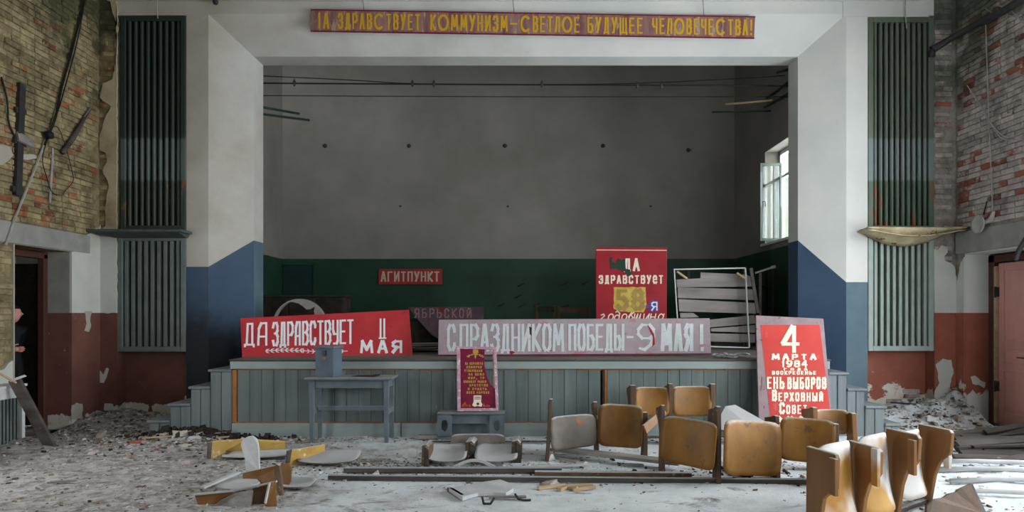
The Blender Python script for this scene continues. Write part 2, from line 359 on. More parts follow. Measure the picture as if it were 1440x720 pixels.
M['greylet'] = flat('pale_grey_lettering', (190,196,198), wear=(176,166,172), wthr=.62, wscale=26)
M['cream'] = flat('cream_lettering', (218,206,186))
M['gold'] = flat('gold_lettering', (196,150,34), wear=(150,104,40), wthr=.68, wscale=14)
M['gold2'] = flat('dull_gold_print', (176,138,60))
M['yellowpatch'] = mat('yellow_number_patch', (176,150,56), (198,178,88), 12, rough=.8, var=0, wear=(120,104,60), wthr=.66, wscale=20)
M['bluepaint'] = flat('blue_outline', (70,72,150))
M['maroon'] = mat('maroon_poster_print', (104,16,48), (124,26,58), 6, rough=.5, var=0)
M['flame'] = mat('orange_flame_print', (150,40,34), (214,104,44), 30, rough=.5, var=0)
M['pinkrim'] = mat('chipped_pink_frame', (168,120,140), (196,160,174), 14, rough=.6, var=0, wear=(200,200,204), wthr=.55, wscale=20)
M['agitlet'] = flat('dusty_cream_letters', (180,170,150))
M['darklet'] = flat('dull_brown_letters', (118,92,92))
M['skin'] = flat('skin', (200,142,128)); M['cloth'] = flat('dark_clothing', (9,10,13)); M['hair'] = flat('dark_hair', (30,24,22))
def glassmat():
    m = bpy.data.materials.new('window_glass'); m.use_nodes = True; nt = m.node_tree
    nt.nodes.remove(nt.nodes['Principled BSDF']); o = nt.nodes['Material Output']
    t = nt.nodes.new('ShaderNodeBsdfTransparent'); g = nt.nodes.new('ShaderNodeBsdfGlossy'); g.inputs['Roughness'].default_value = .05
    x = nt.nodes.new('ShaderNodeMixShader'); x.inputs[0].default_value = .10; t.inputs[0].default_value = (.9,.94,.93,1)
    nt.links.new(t.outputs[0], x.inputs[1]); nt.links.new(g.outputs[0], x.inputs[2]); nt.links.new(x.outputs[0], o.inputs[0]); return m
M['glass'] = glassmat()
# ================================================================== LARGE STRUCTURE
SYB = 15.4
# floor: height field, fine in front of the camera
def build_floor():
    xs = [-6.33+i*(12.81/214) for i in range(215)]
    ys = [-4, -2, 0, 2, 3, 4]+[4.4+i*.055 for i in range(107)]
    vs = [(x, y, fh(x, y)) for y in ys for x in xs]; n = len(xs)
    fs = [(j*n+i, j*n+i+1, (j+1)*n+i+1, (j+1)*n+i) for j in range(len(ys)-1) for i in range(n-1)]
    mb = MB(); mb.add(vs, fs, 0, True)
    struct(mb.obj('floor', M['floor'], recalc=False))
build_floor()
mb = MB(); mb.box(XL-3.2, XR+2.3, YB-.5, SYB, -.30, -.06); struct(mb.obj('floor', M['concrete']))  # added slab under all rooms, stops sky light leaking up from below
mb = MB(); mb.box(XL-.4, XR+.6, YB-.4, YF+.8, ZC, ZC+.15); struct(mb.obj('ceiling', M['ceil']))
def wall_with_holes(name, x0, x1, y0, y1, holes, mats, z1=ZC, axis='y'):
    # vertical slab running along Y (or X), holes = (a, b, z0, z1)
    mb = MB(); cuts = sorted(holes)
    def bx(a, b, za, zb):
        if b-a < 1e-4 or zb-za < 1e-4: return
        if axis == 'y': mb.box(x0, x1, a, b, za, zb)
        else: mb.box(a, b, y0, y1, za, zb)
    s, e = (y0, y1) if axis == 'y' else (x0, x1)
    for a, b, za, zb in cuts:
        bx(s, a, 0, z1); bx(a, b, 0, za); bx(a, b, zb, z1); s = b
    bx(s, e, 0, z1)
    return struct(mb.obj(name, mats))
DL = (8.46, 9.54, 0, 2.48)          # door opening in the left wall
DR = (8.62, 10.0, 0, 2.50)          # door opening in the right wall
wl = wall_with_holes('wall_left', XL-.40, XL, YB, YF+.02, WIN_L+[DL], M['mortL'])
wr = wall_with_holes('wall_right', XR, XR+.52, YB, YF+.02, WIN_R+[DR], M['mortR'])
wb = wall_with_holes('wall_back', XL-.4, XR+.52, YB-.4, YB, WIN_B, M['plain'], axis='x')
# ---- front (proscenium) wall
def front_wall():
    mb = MB()   # 0 white 1 blue 2 bluegrey 3 red L 4 red R 5 mortar L 6 mortar R 7 corner plaster
    def vf(a, b, za, zb, ta, tb, m):
        mb.add([(a[0],a[1],za),(b[0],b[1],zb),(b[0],b[1],tb),(a[0],a[1],ta)], [(0,1,2,3)], m)
    yo, yi, yb = 10.21, 10.55, 10.93
    Lf, Rf = -4.70, 4.84; Li, Ri = -4.154, 4.253
    ZT = ZC; zo, zi = 6.10, 5.59
    for sgn, fx, ix, nx, zp, mb_flat in ((-1, Lf, Li, -5.03, 2.32, 1), (1, Rf, Ri, 5.16, 2.09, 2)):
        # outer flat
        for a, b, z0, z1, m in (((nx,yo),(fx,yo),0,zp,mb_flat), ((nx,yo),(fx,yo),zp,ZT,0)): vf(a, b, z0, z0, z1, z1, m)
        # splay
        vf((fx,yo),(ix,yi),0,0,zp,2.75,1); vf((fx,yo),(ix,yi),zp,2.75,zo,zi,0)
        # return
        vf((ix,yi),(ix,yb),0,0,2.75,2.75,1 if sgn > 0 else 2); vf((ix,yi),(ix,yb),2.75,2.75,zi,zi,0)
        # niche side walls
        vf((nx,yo),(nx,yo+.22),0,0,zp,zp,mb_flat); vf((nx,yo),(nx,yo+.22),zp,zp,ZT,ZT,0)
    # head: flat above, splay soffit, underside
    mb.add([(Lf,yo,zo),(Rf,yo,zo),(Rf,yo,ZT),(Lf,yo,ZT)], [(0,1,2,3)], 0)
    mb.add([(Lf,yo,zo),(Rf,yo,zo),(Ri,yi,zi),(Li,yi,zi)], [(0,1,2,3)], 0)
    mb.add([(Li,yi,zi),(Ri,yi,zi),(Ri,yb,zi),(Li,yb,zi)], [(0,1,2,3)], 0)
    # niches and corner strips
    for x0, x1, c0, c1, red, mo in ((-6.06,-5.03,XL,-6.06,3,5), (5.16,6.15,6.15,XR,4,6)):
        y1 = yo+.22; cx = c1 if c0 == XL else c0
        vf((x0,y1),(x1,y1),0,0,1.63,1.63,red); vf((x0,y1),(x1,y1),1.63,1.63,6.08,6.08,7)
        mb.add([(x0,yo,6.08),(x1,yo,6.08),(x1,y1,6.08),(x0,y1,6.08)], [(0,1,2,3)], 0)
        vf((x0,yo),(x1,yo),6.08,6.08,ZT,ZT,0)
        vf((cx,yo),(cx,y1),0,0,1.63,1.63,red); vf((cx,yo),(cx,y1),1.63,1.63,6.08,6.08,7)
        vf((c0,yo),(c1,yo),0,0,1.63,1.63,red); vf((c0,yo),(c1,yo),1.63,1.63,ZT,ZT,mo)
    # stage side of the wall, closes it behind
    mb.add([(XL-.4,yb,0),(Li,yb,0),(Li,yb,ZT),(XL-.4,yb,ZT)], [(0,1,2,3)], 0)
    mb.add([(Ri,yb,0),(XR+.52,yb,0),(XR+.52,yb,ZT),(Ri,yb,ZT)], [(0,1,2,3)], 0)
    mb.add([(Li,yb,zi),(Ri,yb,zi),(Ri,yb,7.6),(Li,yb,7.6)], [(0,1,2,3)], 0)
    mb.add([(XL-.4,yo,ZT),(XR+.52,yo,ZT),(XR+.52,yb,ZT),(XL-.4,yb,ZT)], [(0,1,2,3)], 0)
    mb.add([(XL-.4,yo,0),(XL-.4,yb,0),(XL-.4,yb,ZT),(XL-.4,yo,ZT)], [(0,1,2,3)], 0)
    mb.add([(XR+.52,yo,0),(XR+.52,yb,0),(XR+.52,yb,ZT),(XR+.52,yo,ZT)], [(0,1,2,3)], 0)
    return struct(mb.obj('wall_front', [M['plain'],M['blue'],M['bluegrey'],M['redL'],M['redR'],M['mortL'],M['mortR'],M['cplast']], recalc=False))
wf = front_wall()
mb = MB(); mb.box(-6.2, 6.0, YF-.07, YF, 6.285, 6.36); mb.box(-6.2, 6.0, YF-.035, YF, 6.36, 6.46)
struct(mb.obj('trim_1', M['plain'], bevel=.008))
# ---- stage room behind the opening
SX0, SX1, SY, SZ = -5.20, 4.58, 14.77, 7.5
gp = 2.80
def stage_wall(name, x0, x1, y0, y1, holes=()):
    mb = MB()
    def bx(a, b, za, zb, m):
        if b-a > 1e-4 and zb-za > 1e-4: mb.box(x0, x1, a, b, za, zb, m)
    s = y0
    for a, b, za, zb in holes:
        bx(s, a, 0, gp, 1); bx(s, a, gp, SZ, 0); bx(a, b, 0, gp, 1); bx(a, b, gp, za, 0); bx(a, b, zb, SZ, 0); s = b
    bx(s, y1, 0, gp, 1); bx(s, y1, gp, SZ, 0)
    return struct(mb.obj(name, [M['stagewall'], M['green']]))
stage_wall('wall_stage_back', SX0-.3, SX1+.5, SY, SY+.4)
stage_wall('wall_stage_left', SX0-.3, SX0, 10.93, SY)
stage_wall('wall_stage_right', SX1, SX1+.45, 10.93, SY, [(11.6, 12.9, 2.93, 4.66)])
mb = MB(); mb.box(SX0-.3, SX1+.5, 10.93, SY+.4, SZ, SZ+.1)
mb.box(-4.2, 4.3, 10.93, 11.0, ZC, SZ); struct(mb.obj('ceiling', M['stagewall']))
# ---- stage window: frame and opened sash
mb = MB()
y0, y1, z0, z1, xf = 11.6, 12.9, 2.93, 4.66, 4.84
for a, b, c, d in ((y0,y0+.07,z0,z1),(y1-.07,y1,z0,z1),(y0,y1,z0,z0+.07),(y0,y1,z1-.07,z1),(12.22,12.28,z0,z1),(y0,y1,4.15,4.2)):
    mb.box(xf, xf+.09, a, b, c, d)
win = struct(mb.obj('window_1', M['whitepaint'], bevel=.006))
mb = MB(); mb.box(4.50, 5.04, 11.56, 12.94, 2.88, 2.93); mb.obj('window_sill', M['whitepaint'], win, bevel=.006)
mb = MB(); mb.box(xf+.04, xf+.046, 12.29, 12.82, 3.01, 4.14); mb.obj('pane', M['glass'], win)
mb = MB()
for a, b, c, d in ((4.42,4.46,2.97,4.42),(4.79,4.83,2.97,4.42),(4.46,4.79,2.97,3.02),(4.46,4.79,4.37,4.42)): mb.box(a, b, 12.70, 12.74, c, d)
sash = mb.obj('sash', M['gupR'], win, bevel=.004)
mb = MB(); mb.box(4.455, 4.795, 12.717, 12.722, 3.015, 4.375); mb.obj('pane', M['glass'], sash)
mb = MB(); mb.tube([(4.46,12.69,3.7),(4.5,12.66,3.7),(4.5,12.66,3.6)], .008); mb.obj('handle', M['metal'], sash)
# frames of the unseen hall windows
k = 2
for lst, side in ((WIN_R, 1), (WIN_L, -1)):
    for a, b, z0, z1 in lst:
        mb = MB(); x = XR+.3 if side > 0 else XL-.3
        for p, q, r, t in ((a,a+.06,z0,z1),(b-.06,b,z0,z1),(a,b,z0,z0+.06),(a,b,z1-.06,z1),((a+b)/2-.03,(a+b)/2+.03,z0,z1),(a,b,z1-.9,z1-.85)): mb.box(x, x+.07, p, q, r, t)
        struct(mb.obj('window_%d' % k, M['whitepaint'])); k += 1
for a, b, z0, z1 in WIN_B:
    mb = MB()
    for p, q, r, t in ((a,a+.06,z0,z1),(b-.06,b,z0,z1),(a,b,z0,z0+.06),(a,b,z1-.06,z1),((a+b)/2-.03,(a+b)/2+.03,z0,z1)): mb.box(p, q, YB-.3, YB-.23, r, t)
    struct(mb.obj('window_%d' % k, M['whitepaint'])); k += 1
# ---- corridor behind the left door
mb = MB()
mb.box(-9.2, XL-.4, 6.5, 12.5, -.05, .012, 1); mb.box(-9.2, XL-.4, 6.5, 12.5, 3.2, 3.3, 0)
struct(mb.obj('floor', [M['darkwood'], M['darkwood']]))
mb = MB(); mb.box(-9.3, -9.2, 6.5, 12.5, 0, 1.6, 1); mb.box(-9.3, -9.2, 6.5, 12.5, 1.6, 3.2, 0)
mb.box(-9.2, XL-.4, 12.4, 12.5, 0, 1.6, 1); mb.box(-9.2, XL-.4, 12.4, 12.5, 1.6, 3.2, 0)
mb.box(-9.2, XL-.4, 6.4, 6.5, 0, 3.2, 1)
struct(mb.obj('wall_corridor', [M['concrete'], M['redL']]))
# right door recess is closed by the door leaf; a dark room beyond
mb = MB(); mb.box(XR+.52, 8.4, 8.0, 8.1, 0, 3); mb.box(XR+.52, 8.4, 10.6, 10.7, 0, 3); mb.box(8.4, 8.5, 8.0, 10.7, 0, 3); mb.box(XR+.52, 8.5, 8.0, 10.7, 3, 3.1)
struct(mb.obj('wall_lobby', M['concrete']))
# ---- linings, lintels and plaster of the side walls
def slab_on(mb, pts, org, u, v, n, th, m=0):    # polygon in wall plane coordinates
    org = Vector(org); u = Vector(u); v = Vector(v); n = Vector(n)
    P = [org+u*a+v*b+n*th for a, b in pts]; mb.prism(P, -n*(th+.004), m)
def ragged(pts, step=.06, amp=.03, seed=1, keep=None):
    rnd = random.Random(seed); out = []
    for i, p in enumerate(pts):
        q = pts[(i+1) % len(pts)]; out.append(p)
        if keep and i in keep: continue
        L = math.hypot(q[0]-p[0], q[1]-p[1]); n = int(L/step)
        for k in range(1, n):
            t = k/n; a = rnd.uniform(-amp, amp)
            nx, ny = -(q[1]-p[1])/L, (q[0]-p[0])/L
            out.append((p[0]+(q[0]-p[0])*t+nx*a, p[1]+(q[1]-p[1])*t+ny*a))
    return out
# left wall: coordinates (Y, Z) on X = XL, normal +X
LW = dict(org=(XL,0,0), u=(0,1,0), v=(0,0,1), n=(1,0,0))
RWc = dict(org=(XR,0,0), u=(0,1,0), v=(0,0,1), n=(-1,0,0))
FW = dict(org=(0,YF,0), u=(1,0,0), v=(0,0,1), n=(0,-1,0))
mb = MB()
slab_on(mb, ragged([(9.54,1.63),(10.20,1.63),(10.20,2.95),(9.85,2.75),(9.72,2.5),(9.54,2.48)], .07, .03, 3, keep=(0,5)), th=.03, **LW)
slab_on(mb, ragged([(7.2,.55),(8.455,.55),(8.455,1.05),(8.3,.95),(8.0,.8),(7.6,.95),(7.2,.9)], .07, .03, 4, keep=(0,1)), th=.03, **LW)
mb.obj('plaster', M['cplast'], wl)
mb = MB(); slab_on(mb, [(9.54,0),(10.20,0),(10.20,1.63),(9.54,1.63)], th=.028, **LW)
mb.obj('painted_dado', M['redL'], wl)
mb = MB(); mb.box(XL-.2, XL+.035, 7.6, 9.95, 2.485, 2.76); mb.obj('lintel', M['concrete'], wl, bevel=.015)
# reveals of the left door
mb = MB()
mb.box(XL-.40, XL+.001, 9.535, 9.54, 1.63, 2.48, 0); mb.box(XL-.40, XL+.001, 9.535, 9.54, 0, 1.63, 1); mb.box(XL-.02, XL+.035, 8.44, 8.462, 0, 2.48, 2)
mb.obj('reveal', [M['concrete'], M['redL'], M['plain']], wl)
d1 = MB()
for a, b, c, d in ((8.46,8.54,0,2.44),(9.455,9.535,0,2.44),(8.46,9.535,2.38,2.47)): d1.box(XL-.39, XL-.30, a, b, c, d)
door1 = struct(d1.obj('door_1', M['redframe'], bevel=.006))
mb = MB(); mb.box(-7.55, XL-.40, 9.72, 9.77, .03, 2.33); lf = mb.obj('door_leaf', M['blackwood'], door1, bevel=.005)
mb = MB()
for za, zb in ((.25,1.0),(1.15,2.15)): mb.box(-7.4, -6.9, 9.705, 9.72, za, zb)
mb.obj('panel', M['blackwood'], lf, bevel=.005)
# right wall
mb = MB(); mb.box(XR-.035, XR+.2, 7.8, 10.18, 2.505, 2.83); mb.obj('lintel', M['concrete'], wr, bevel=.015)
mb = MB()
slab_on(mb, [(10.0,0),(10.2,0),(10.2,1.63),(10.0,1.63)], th=.02, m=1, **RWc)
slab_on(mb, ragged([(10.0,1.63),(10.2,1.63),(10.2,2.0),(10.1,2.3),(10.0,2.45)], .05, .02, 5, keep=(0,4)), th=.02, **RWc)
mb.obj('plaster', [M['cplast'], M['redR']], wr)
mb = MB(); mb.box(XR-.004, XR+.36, 9.99, 10.0, 1.63, 2.5, 0); mb.box(XR-.004, XR+.36, 9.99, 10.0, 0, 1.63, 1); mb.box(XR-.004, XR+.36, 8.62, 10.0, 2.485, 2.5, 0)
mb.obj('reveal', [M['plain'], M['redR']], wr)
d2 = MB()
xd = XR+.33
for a, b, c, d in ((9.86,9.985,0,2.46),(8.62,8.74,0,2.46),(8.62,9.985,2.36,2.46)): d2.box(xd, xd+.12, a, b, c, d)
door2 = struct(d2.obj('door_2', M['redframe'], bevel=.006))
def leaf(ya, yb, nm):
    mb = MB(); x = xd+.02
    st = .11
    mb.box(x, x+.045, ya, ya+st, .02, 2.34); mb.box(x, x+.045, yb-st, yb, .02, 2.34)
    for a, b in ((.02,.22),(.80,.93),(1.12,1.24),(2.22,2.34)): mb.box(x, x+.045, ya+st, yb-st, a, b)
    l = mb.obj('door_leaf', M['pinkdoor'], door2, bevel=.006)
    for a, b in ((.22,.80),(.93,1.12),(1.24,2.22)):
        p = MB(); p.box(x+.018, x+.03, ya+st-.005, yb-st+.005, a-.005, b+.005); p.box(x+.010, x+.02, ya+st+.05, yb-st-.05, a+.04, b-.04)
        p.obj('panel', M['pinkdoor'], l, bevel=.004)
    return l
l1 = leaf(9.14, 9.80, 1); l2 = leaf(8.75, 9.13, 2)
mb = MB(); mb.box(xd-.01, xd+.02, 9.80, 9.855, .05, 2.3); mb.obj('door_stop', M['rawwood'], door2)
for z in (.5, 1.85):
    mb = MB(); mb.tube([(xd-.015,9.815,z),(xd-.015,9.815,z+.16)], .014); mb.box(xd-.01,xd+.02,9.78,9.85,z+.01,z+.15); mb.obj('hinge', M['metal'], l1)
mb = MB(); mb.tube([(xd-.03,9.2,1.02),(xd-.06,9.2,1.02),(xd-.06,9.32,1.02)], .01); mb.obj('handle', M['metal'], l1)
# ---- plaster of the front wall's corner strips (bricks show where it fell)
mb = MB()
yl = lambda y: H-(y-VY)/F*YF
xl = lambda x: (x-VX)/F*YF
LP = [(165.5,0),(165.5,440),(141,440),(141,345),(143,325),(150,318),(149,296),(155,262),(146,240),(152,228),(150,215),(141,212),(141,195),(148,170),(158,150),(147,143),(142,138),(146,118),(160,112),(165,84),(164,60),(167,40),(160,20),(156,0)]
slab_on(mb, ragged([(xl(a), yl(b)) for a, b in LP][::-1], .06, .012, 6, keep=(0,)), th=.03, **FW)
LP2 = [(166,440),(140.5,440),(140.5,590),(166,590)]
slab_on(mb, [(xl(a), yl(b)) for a, b in LP2], th=.028, m=1, **FW)
RP = [(1313,440),(1343,440),(1344,395),(1338,372),(1326,366),(1331,350),(1322,345),(1316,352),(1312,350)]
slab_on(mb, ragged([(xl(a), yl(b)) for a, b in RP], .05, .02, 7, keep=(0,8)), th=.03, **FW)
RP3 = [(1313,445),(1344,445),(1344,580),(1313,580)]
slab_on(mb, [(xl(a), yl(b)) for a, b in RP3], th=.024, m=2, **FW)
RP4 = [(1185,-8),(1318,-8),(1300,12),(1306,24),(1185,24)]
slab_on(mb, ragged([(xl(a), yl(b)) for a, b in RP4], .06, .02, 9, keep=(3,4)), th=.012, m=3, **FW)
mb.obj('plaster', [M['cplast'], M['redL'], M['redR'], M['plain']], wf)
# ---- paint scars on the dado, seen where they are
def scar(mp, th, pts, mt, wall, seed):
    mb = MB(); P_ = [Vector(mp(x, y)) for x, y in ragged(pts, 4, .9, seed)]; mb.prism(P_, th); mb.obj('paint_scar', M[mt], wall)
def aL(x, y): Y = (XL+.032)*F/(x-VX); return (XL+.032, Y, H-(y-VY)/F*Y)
def aR(x, y): Y = (XR-.024)*F/(x-VX); return (XR-.024, Y, H-(y-VY)/F*Y)
def aF(x, y): return ((x-VX)/F*(YF-.034), YF-.034, H-(y-VY)/F*YF)
def aV(x, y): return ((x-VX)/F*9.985, 9.985, H-(y-VY)/F*9.985)
scar(aL, (-.004,0,0), [(119,438),(130,438),(127,448),(128,460),(125,467),(119,465),(122,455)], 'plain', wl, 1)
scar(aL, (-.004,0,0), [(101,570),(108,566),(116,568),(116,590),(100,590)], 'plain', wl, 2)
scar(aF, (0,.004,0), [(139,530),(141,521),(145,527),(149,517),(153,518),(150,530),(146,538),(140,538)], 'cplast', wf, 3)
scar(aF, (0,.004,0), [(147,567),(159,568),(160,576),(146,576)], 'cplast', wf, 4)
scar(aF, (0,.004,0), [(1316,512),(1326,504),(1338,506),(1341,520),(1336,545),(1342,560),(1334,575),(1314,578),(1315,548),(1321,538)], 'cplast', wf, 5)
scar(aV, (0,.004,0), [(1360,556),(1368,548),(1376,556),(1388,552),(1391,606),(1359,606)], 'plain', wr, 6)
scar(aV, (0,.004,0), [(1365,530),(1371,528),(1379,535),(1386,538),(1384,546),(1376,541),(1368,540)], 'plain', wr, 7)
# ---- bricks
bm_variants = []
def brick_mesh(i):
    rnd = random.Random(100+i); mb = MB()
    L, D, Hh = .25, .03, .065; p = []
    for z in (0, Hh):
        for x, y in ((-L/2,0),(L/2,0),(L/2,D),(-L/2,D)):
            p.append((x+rnd.uniform(-.008,.008), y+rnd.uniform(-.004,.004), z+rnd.uniform(-.005,.005)))
    mb.hexa(p); return mb
BR = [brick_mesh(i) for i in range(8)]
def lay(wallobj, mtl, place, u0, u1, z0, z1, skip, near, limit, seed):
    # place(u, z) -> matrix of a brick whose face looks into the room
    meshes = [b.mesh('brick', mtl, bevel=.006) for b in BR]
    rnd = random.Random(seed); spots = []
    row = 0; z = z0
    while z < z1-.03:
        u = u0-(.13 if row % 2 else 0)
        while u < u1:
            header = rnd.random() < .12
            L = .125 if header else .25
            c = u+L/2
            if c-L/2 >= u0-.02 and c+L/2 <= u1+.02 and not skip(c, z+.03) and rnd.random() > .025:
                spots.append((c, z, header, rnd.uniform(-.010, .006), rnd.randrange(8)))
            u += L+.011
        z += .077; row += 1
    spots.sort(key=lambda s: near(s[0], s[1]))
    st = MB()
    for i, (c, z, hd, dep, vi) in enumerate(spots):
        m = place(c, z, dep) @ Matrix.Diagonal((.5 if hd else 1, 1, 1, 1))
        if i < limit:
            o = bpy.data.objects.new('brick', meshes[vi]); COL.objects.link(o); o.parent = wallobj; o.matrix_world = m
            o.matrix_basis = m
        else:
            b = BR[vi]; st.add([m @ p for p in b.v], b.f)
    if st.v: tag(st.obj('bricks', mtl, wallobj), kind='stuff')
RotL = Matrix.Rotation(math.pi/2, 4, 'Z'); RotR = Matrix.Rotation(-math.pi/2, 4, 'Z')
def inframe(x, y, z):
    return 0 if (0 <= VX+F*x/y <= 1440 and 0 <= VY-F*(z-H)/y <= 720) else 10
lay(wl, M['brickL'], lambda c, z, d: Matrix.Translation((XL+.02+d, c, z)) @ RotL, 7.4, 10.2, 1.0, 6.48,
    lambda c, z: (8.36 < c < 9.66 and z < 2.78) or (c >= 9.5 and z < 2.60) or (2.45 < z < 2.78 and 7.5 < c < 10.0),
    lambda c, z: c+inframe(XL, c, z), 300, 1)
lay(wr, M['brickR'], lambda c, z, d: Matrix.Translation((XR-.02-d, c, z)) @ RotR, 8.2, 10.2, .1, 6.48,
    lambda c, z: (8.50 < c < 10.12 and z < 2.84) or (c > 10.0 and z < 2.0),
    lambda c, z: c+inframe(XR, c, z), 300, 2)
lay(wf, M['brickL'], lambda c, z, d: Matrix.Translation((c, YF-.014-d, z)), XL+.0, -6.07, 2.7, 6.4, lambda c, z: False, lambda c, z: z, 100, 3)
lay(wf, M['brickR'], lambda c, z, d: Matrix.Translation((c, YF-.016-d, z)), 6.16, XR-.02, 2.1, 6.48, lambda c, z: False, lambda c, z: z, 100, 4)
lay(wf, M['brickR'], lambda c, z, d: Matrix.Translation((c, YF+.21-d, z)), 5.55, 6.14, .25, .56, lambda c, z: z > .35 and c < 5.75, lambda c, z: z, 30, 5)
# ================================================================== STAGE
TOP = 1.02
def T(name, parts): return name
stage = thing('stage', 'raised wooden stage with grey-green board front and a pale edge rail', 'stage', (0, 8.97, 0))
mb = MB(); mb.box(-3.79, 3.98, 9.0, 9.04, .02, .96); mb.obj('backing', M['blackwood'], stage)
bmesh_b = None
x = -3.745; i = 0
rb = MB(); rb.box(-.078, .078, -.02, 0, .19, .885); board_me = rb.mesh('board', M['board'], bevel=.005)
while x < 3.85:
    if True:
        if 1.04 < x+.156 < 1.19: x = 1.108
        link('board', board_me, stage, (x+.078, 8.99-random.uniform(0,.006), 0)).matrix_parent_inverse = Matrix.Translation(-stage.location)
    x += .159
for xa, xb, mtl, nm in ((-3.81,-3.755,'orange','corner_batten'),(1.045,1.075,'blackwood','post'),(1.075,1.105,'orange','batten'),(3.95,4.0,'stepboard','corner_batten')):
    mb = MB(); mb.box(xa, xb, 8.955, 9.0, .19, .885); mb.obj(nm, M[mtl], stage, bevel=.004)
mb = MB(); mb.box(-3.76, 3.96, 8.966, 8.985, .875, .896); mb.obj('unpainted_strip', M['orange'], stage)
mb = MB(); mb.box(-3.76, 3.96, 8.963, 8.985, .186, .200); mb.obj('unpainted_strip', M['orange'], stage)
mb = MB(); mb.box(-3.83, 4.02, 8.93, 8.99, .895, 1.0); mb.obj('edge_rail', M['nose'], stage, bevel=.006)
for a, b in ((-3.81,-1.6),(-1.59,1.3),(1.31,4.0)):
    mb = MB(); mb.box(a, b, 8.935, 8.99, .0, .185); mb.obj('base_board', M['nose' if a > -4 else 'stepboard'], stage, bevel=.006)
y = 8.915
while y < 14.75:
    if y < 10.2: xs = (-3.84, 4.03)
    elif y < 10.95: xs = (-4.14, 4.24)
    else: xs = (SX0+.01, SX1-.01)
    cut = random.uniform(-1.5, 1.5)
    for a, b in ((xs[0], cut), (cut+.004, xs[1])):
        mb = MB(); mb.box(a, b, y, y+.134, 1.0+random.uniform(-.002,.001), TOP); mb.obj('deck_plank', M['deck'], stage, bevel=.003)
    y += .14
mb = MB()
for yy in (9.6, 11.2, 13): mb.box(-3.7, 3.9, yy, yy+.08, .9, .995)
for xx in (-3.5, 0, 3.6):
    for yy in (9.6, 11.2, 13): mb.box(xx, xx+.1, yy, yy+.08, 0, .9)
mb.obj('joists', M['blackwood'], stage)
def steps(cols, label, side, mtl):
    root = thing('stage_steps', label, 'steps', ((cols[0][0]+cols[-1][1])/2, 8.97, 0))
    for xa, xb, zt in cols:
        wdt = (xb-xa); n = 2
        for k in range(n):
            mb = MB(); mb.box(xa+wdt*k/n+.003, xa+wdt*(k+1)/n-.003, 8.965-random.uniform(0,.006), 8.995, .0, zt-.035); mb.obj('board', M[mtl], root, bevel=.008)
        mb = MB(); ov = .025
        mb.box(xa-(ov if side < 0 else 0), xb+(ov if side > 0 else 0), 8.94, 10.18, zt-.035, zt); mb.obj('tread', M[mtl], root, bevel=.008)
        mb = MB(); xr = xa if side < 0 else xb-.02
        mb.box(xr, xr+.02, 9.0, 10.17, .0, zt-.036); mb.obj('riser', M[mtl], root)
    return root
sl = steps([(-4.10,-3.815,.89),(-4.36,-4.10,.665),(-4.63,-4.36,.44),(-4.91,-4.63,.22)], 'grey wooden steps at the left end of the stage', -1, 'stepboard')
sr = steps([(4.005,4.255,.85),(4.255,4.49,.64),(4.49,4.75,.41),(4.75,4.94,.18)], 'grey wooden steps at the right end of the stage', 1, 'stepboard')
# ================================================================== WALL GRILLES
def grille(name, label, x0, x1, z0, z1, mtl, nsl, round_=False):
    root = thing(name, label, 'grille', ((x0+x1)/2, YF, z0), None)
    fw = .075; y0, y1 = YF-.015, YF+.045
    for a, b, c, d in ((x0,x0+fw,z0,z1),(x1-fw,x1,z0,z1),(x0+fw,x1-fw,z0,z0+fw),(x0+fw,x1-fw,z1-fw,z1)):
        mb = MB(); mb.box(a, b, y0, y1, c, d); mb.obj('frame_bar', M[mtl], root, bevel=.006)
    mb = MB(); mb.box(x0, x1, YF+.15, YF+.17, z0, z1); mb.obj('backing', M['gback'], root)
    pitch = (x1-x0-2*fw)/nsl
    mb = MB(); wd = pitch*(.62 if round_ else .50)
    if round_: mb.prism([(-wd/2,.04,0),(-wd/2,.01,0),(-wd*.2,-.012,0),(wd*.2,-.012,0),(wd/2,.01,0),(wd/2,.04,0)], (0,0,z1-z0-2*fw))
    else: mb.box(-wd/2, wd/2, -.008, .055, 0, z1-z0-2*fw)
    me = mb.mesh('slat', M[mtl], bevel=.003)
    for k in range(nsl):
        o = link('slat', me, root, (x0+fw+pitch*(k+.5), YF+.01, z0+fw)); o.matrix_parent_inverse = Matrix.Translation(-root.location)
    return root
grille('wall_grille', 'tall dark green slatted grille left of the stage, above the flat shelf', -6.01, -5.035, 2.86, 6.07, 'gupL', 9, True)
grille('wall_grille', 'grey slatted grille left of the stage, below the flat shelf', -6.055, -5.035, 1.05, 2.78, 'gloL', 9)
grille('wall_grille', 'tall sage green slatted grille right of the stage, above the sagging tray', 5.165, 6.145, 2.86, 6.05, 'gupR', 10, True)
grille('wall_grille', 'pale sage slatted grille right of the stage, below the sagging tray', 5.165, 6.145, 1.06, 2.80, 'gloR', 9)
mb = MB(); mb.hexa([(-6.05,YF-.02,2.745),(-5.02,YF-.02,2.745),(-5.0,YF+.05,2.745),(-6.05,YF+.05,2.745),(-6.30,YF-.34,2.80),(-4.98,YF-.34,2.80),(-4.98,YF+.05,2.80),(-6.30,YF+.05,2.80)])
mb.box(-6.33, -4.93, YF-.36, YF-.02, 2.80, 2.84)
tag(mb.obj('wall_shelf', M['trayL'], bevel=.008), 'flat grey shelf across the grille left of the stage', 'shelf')
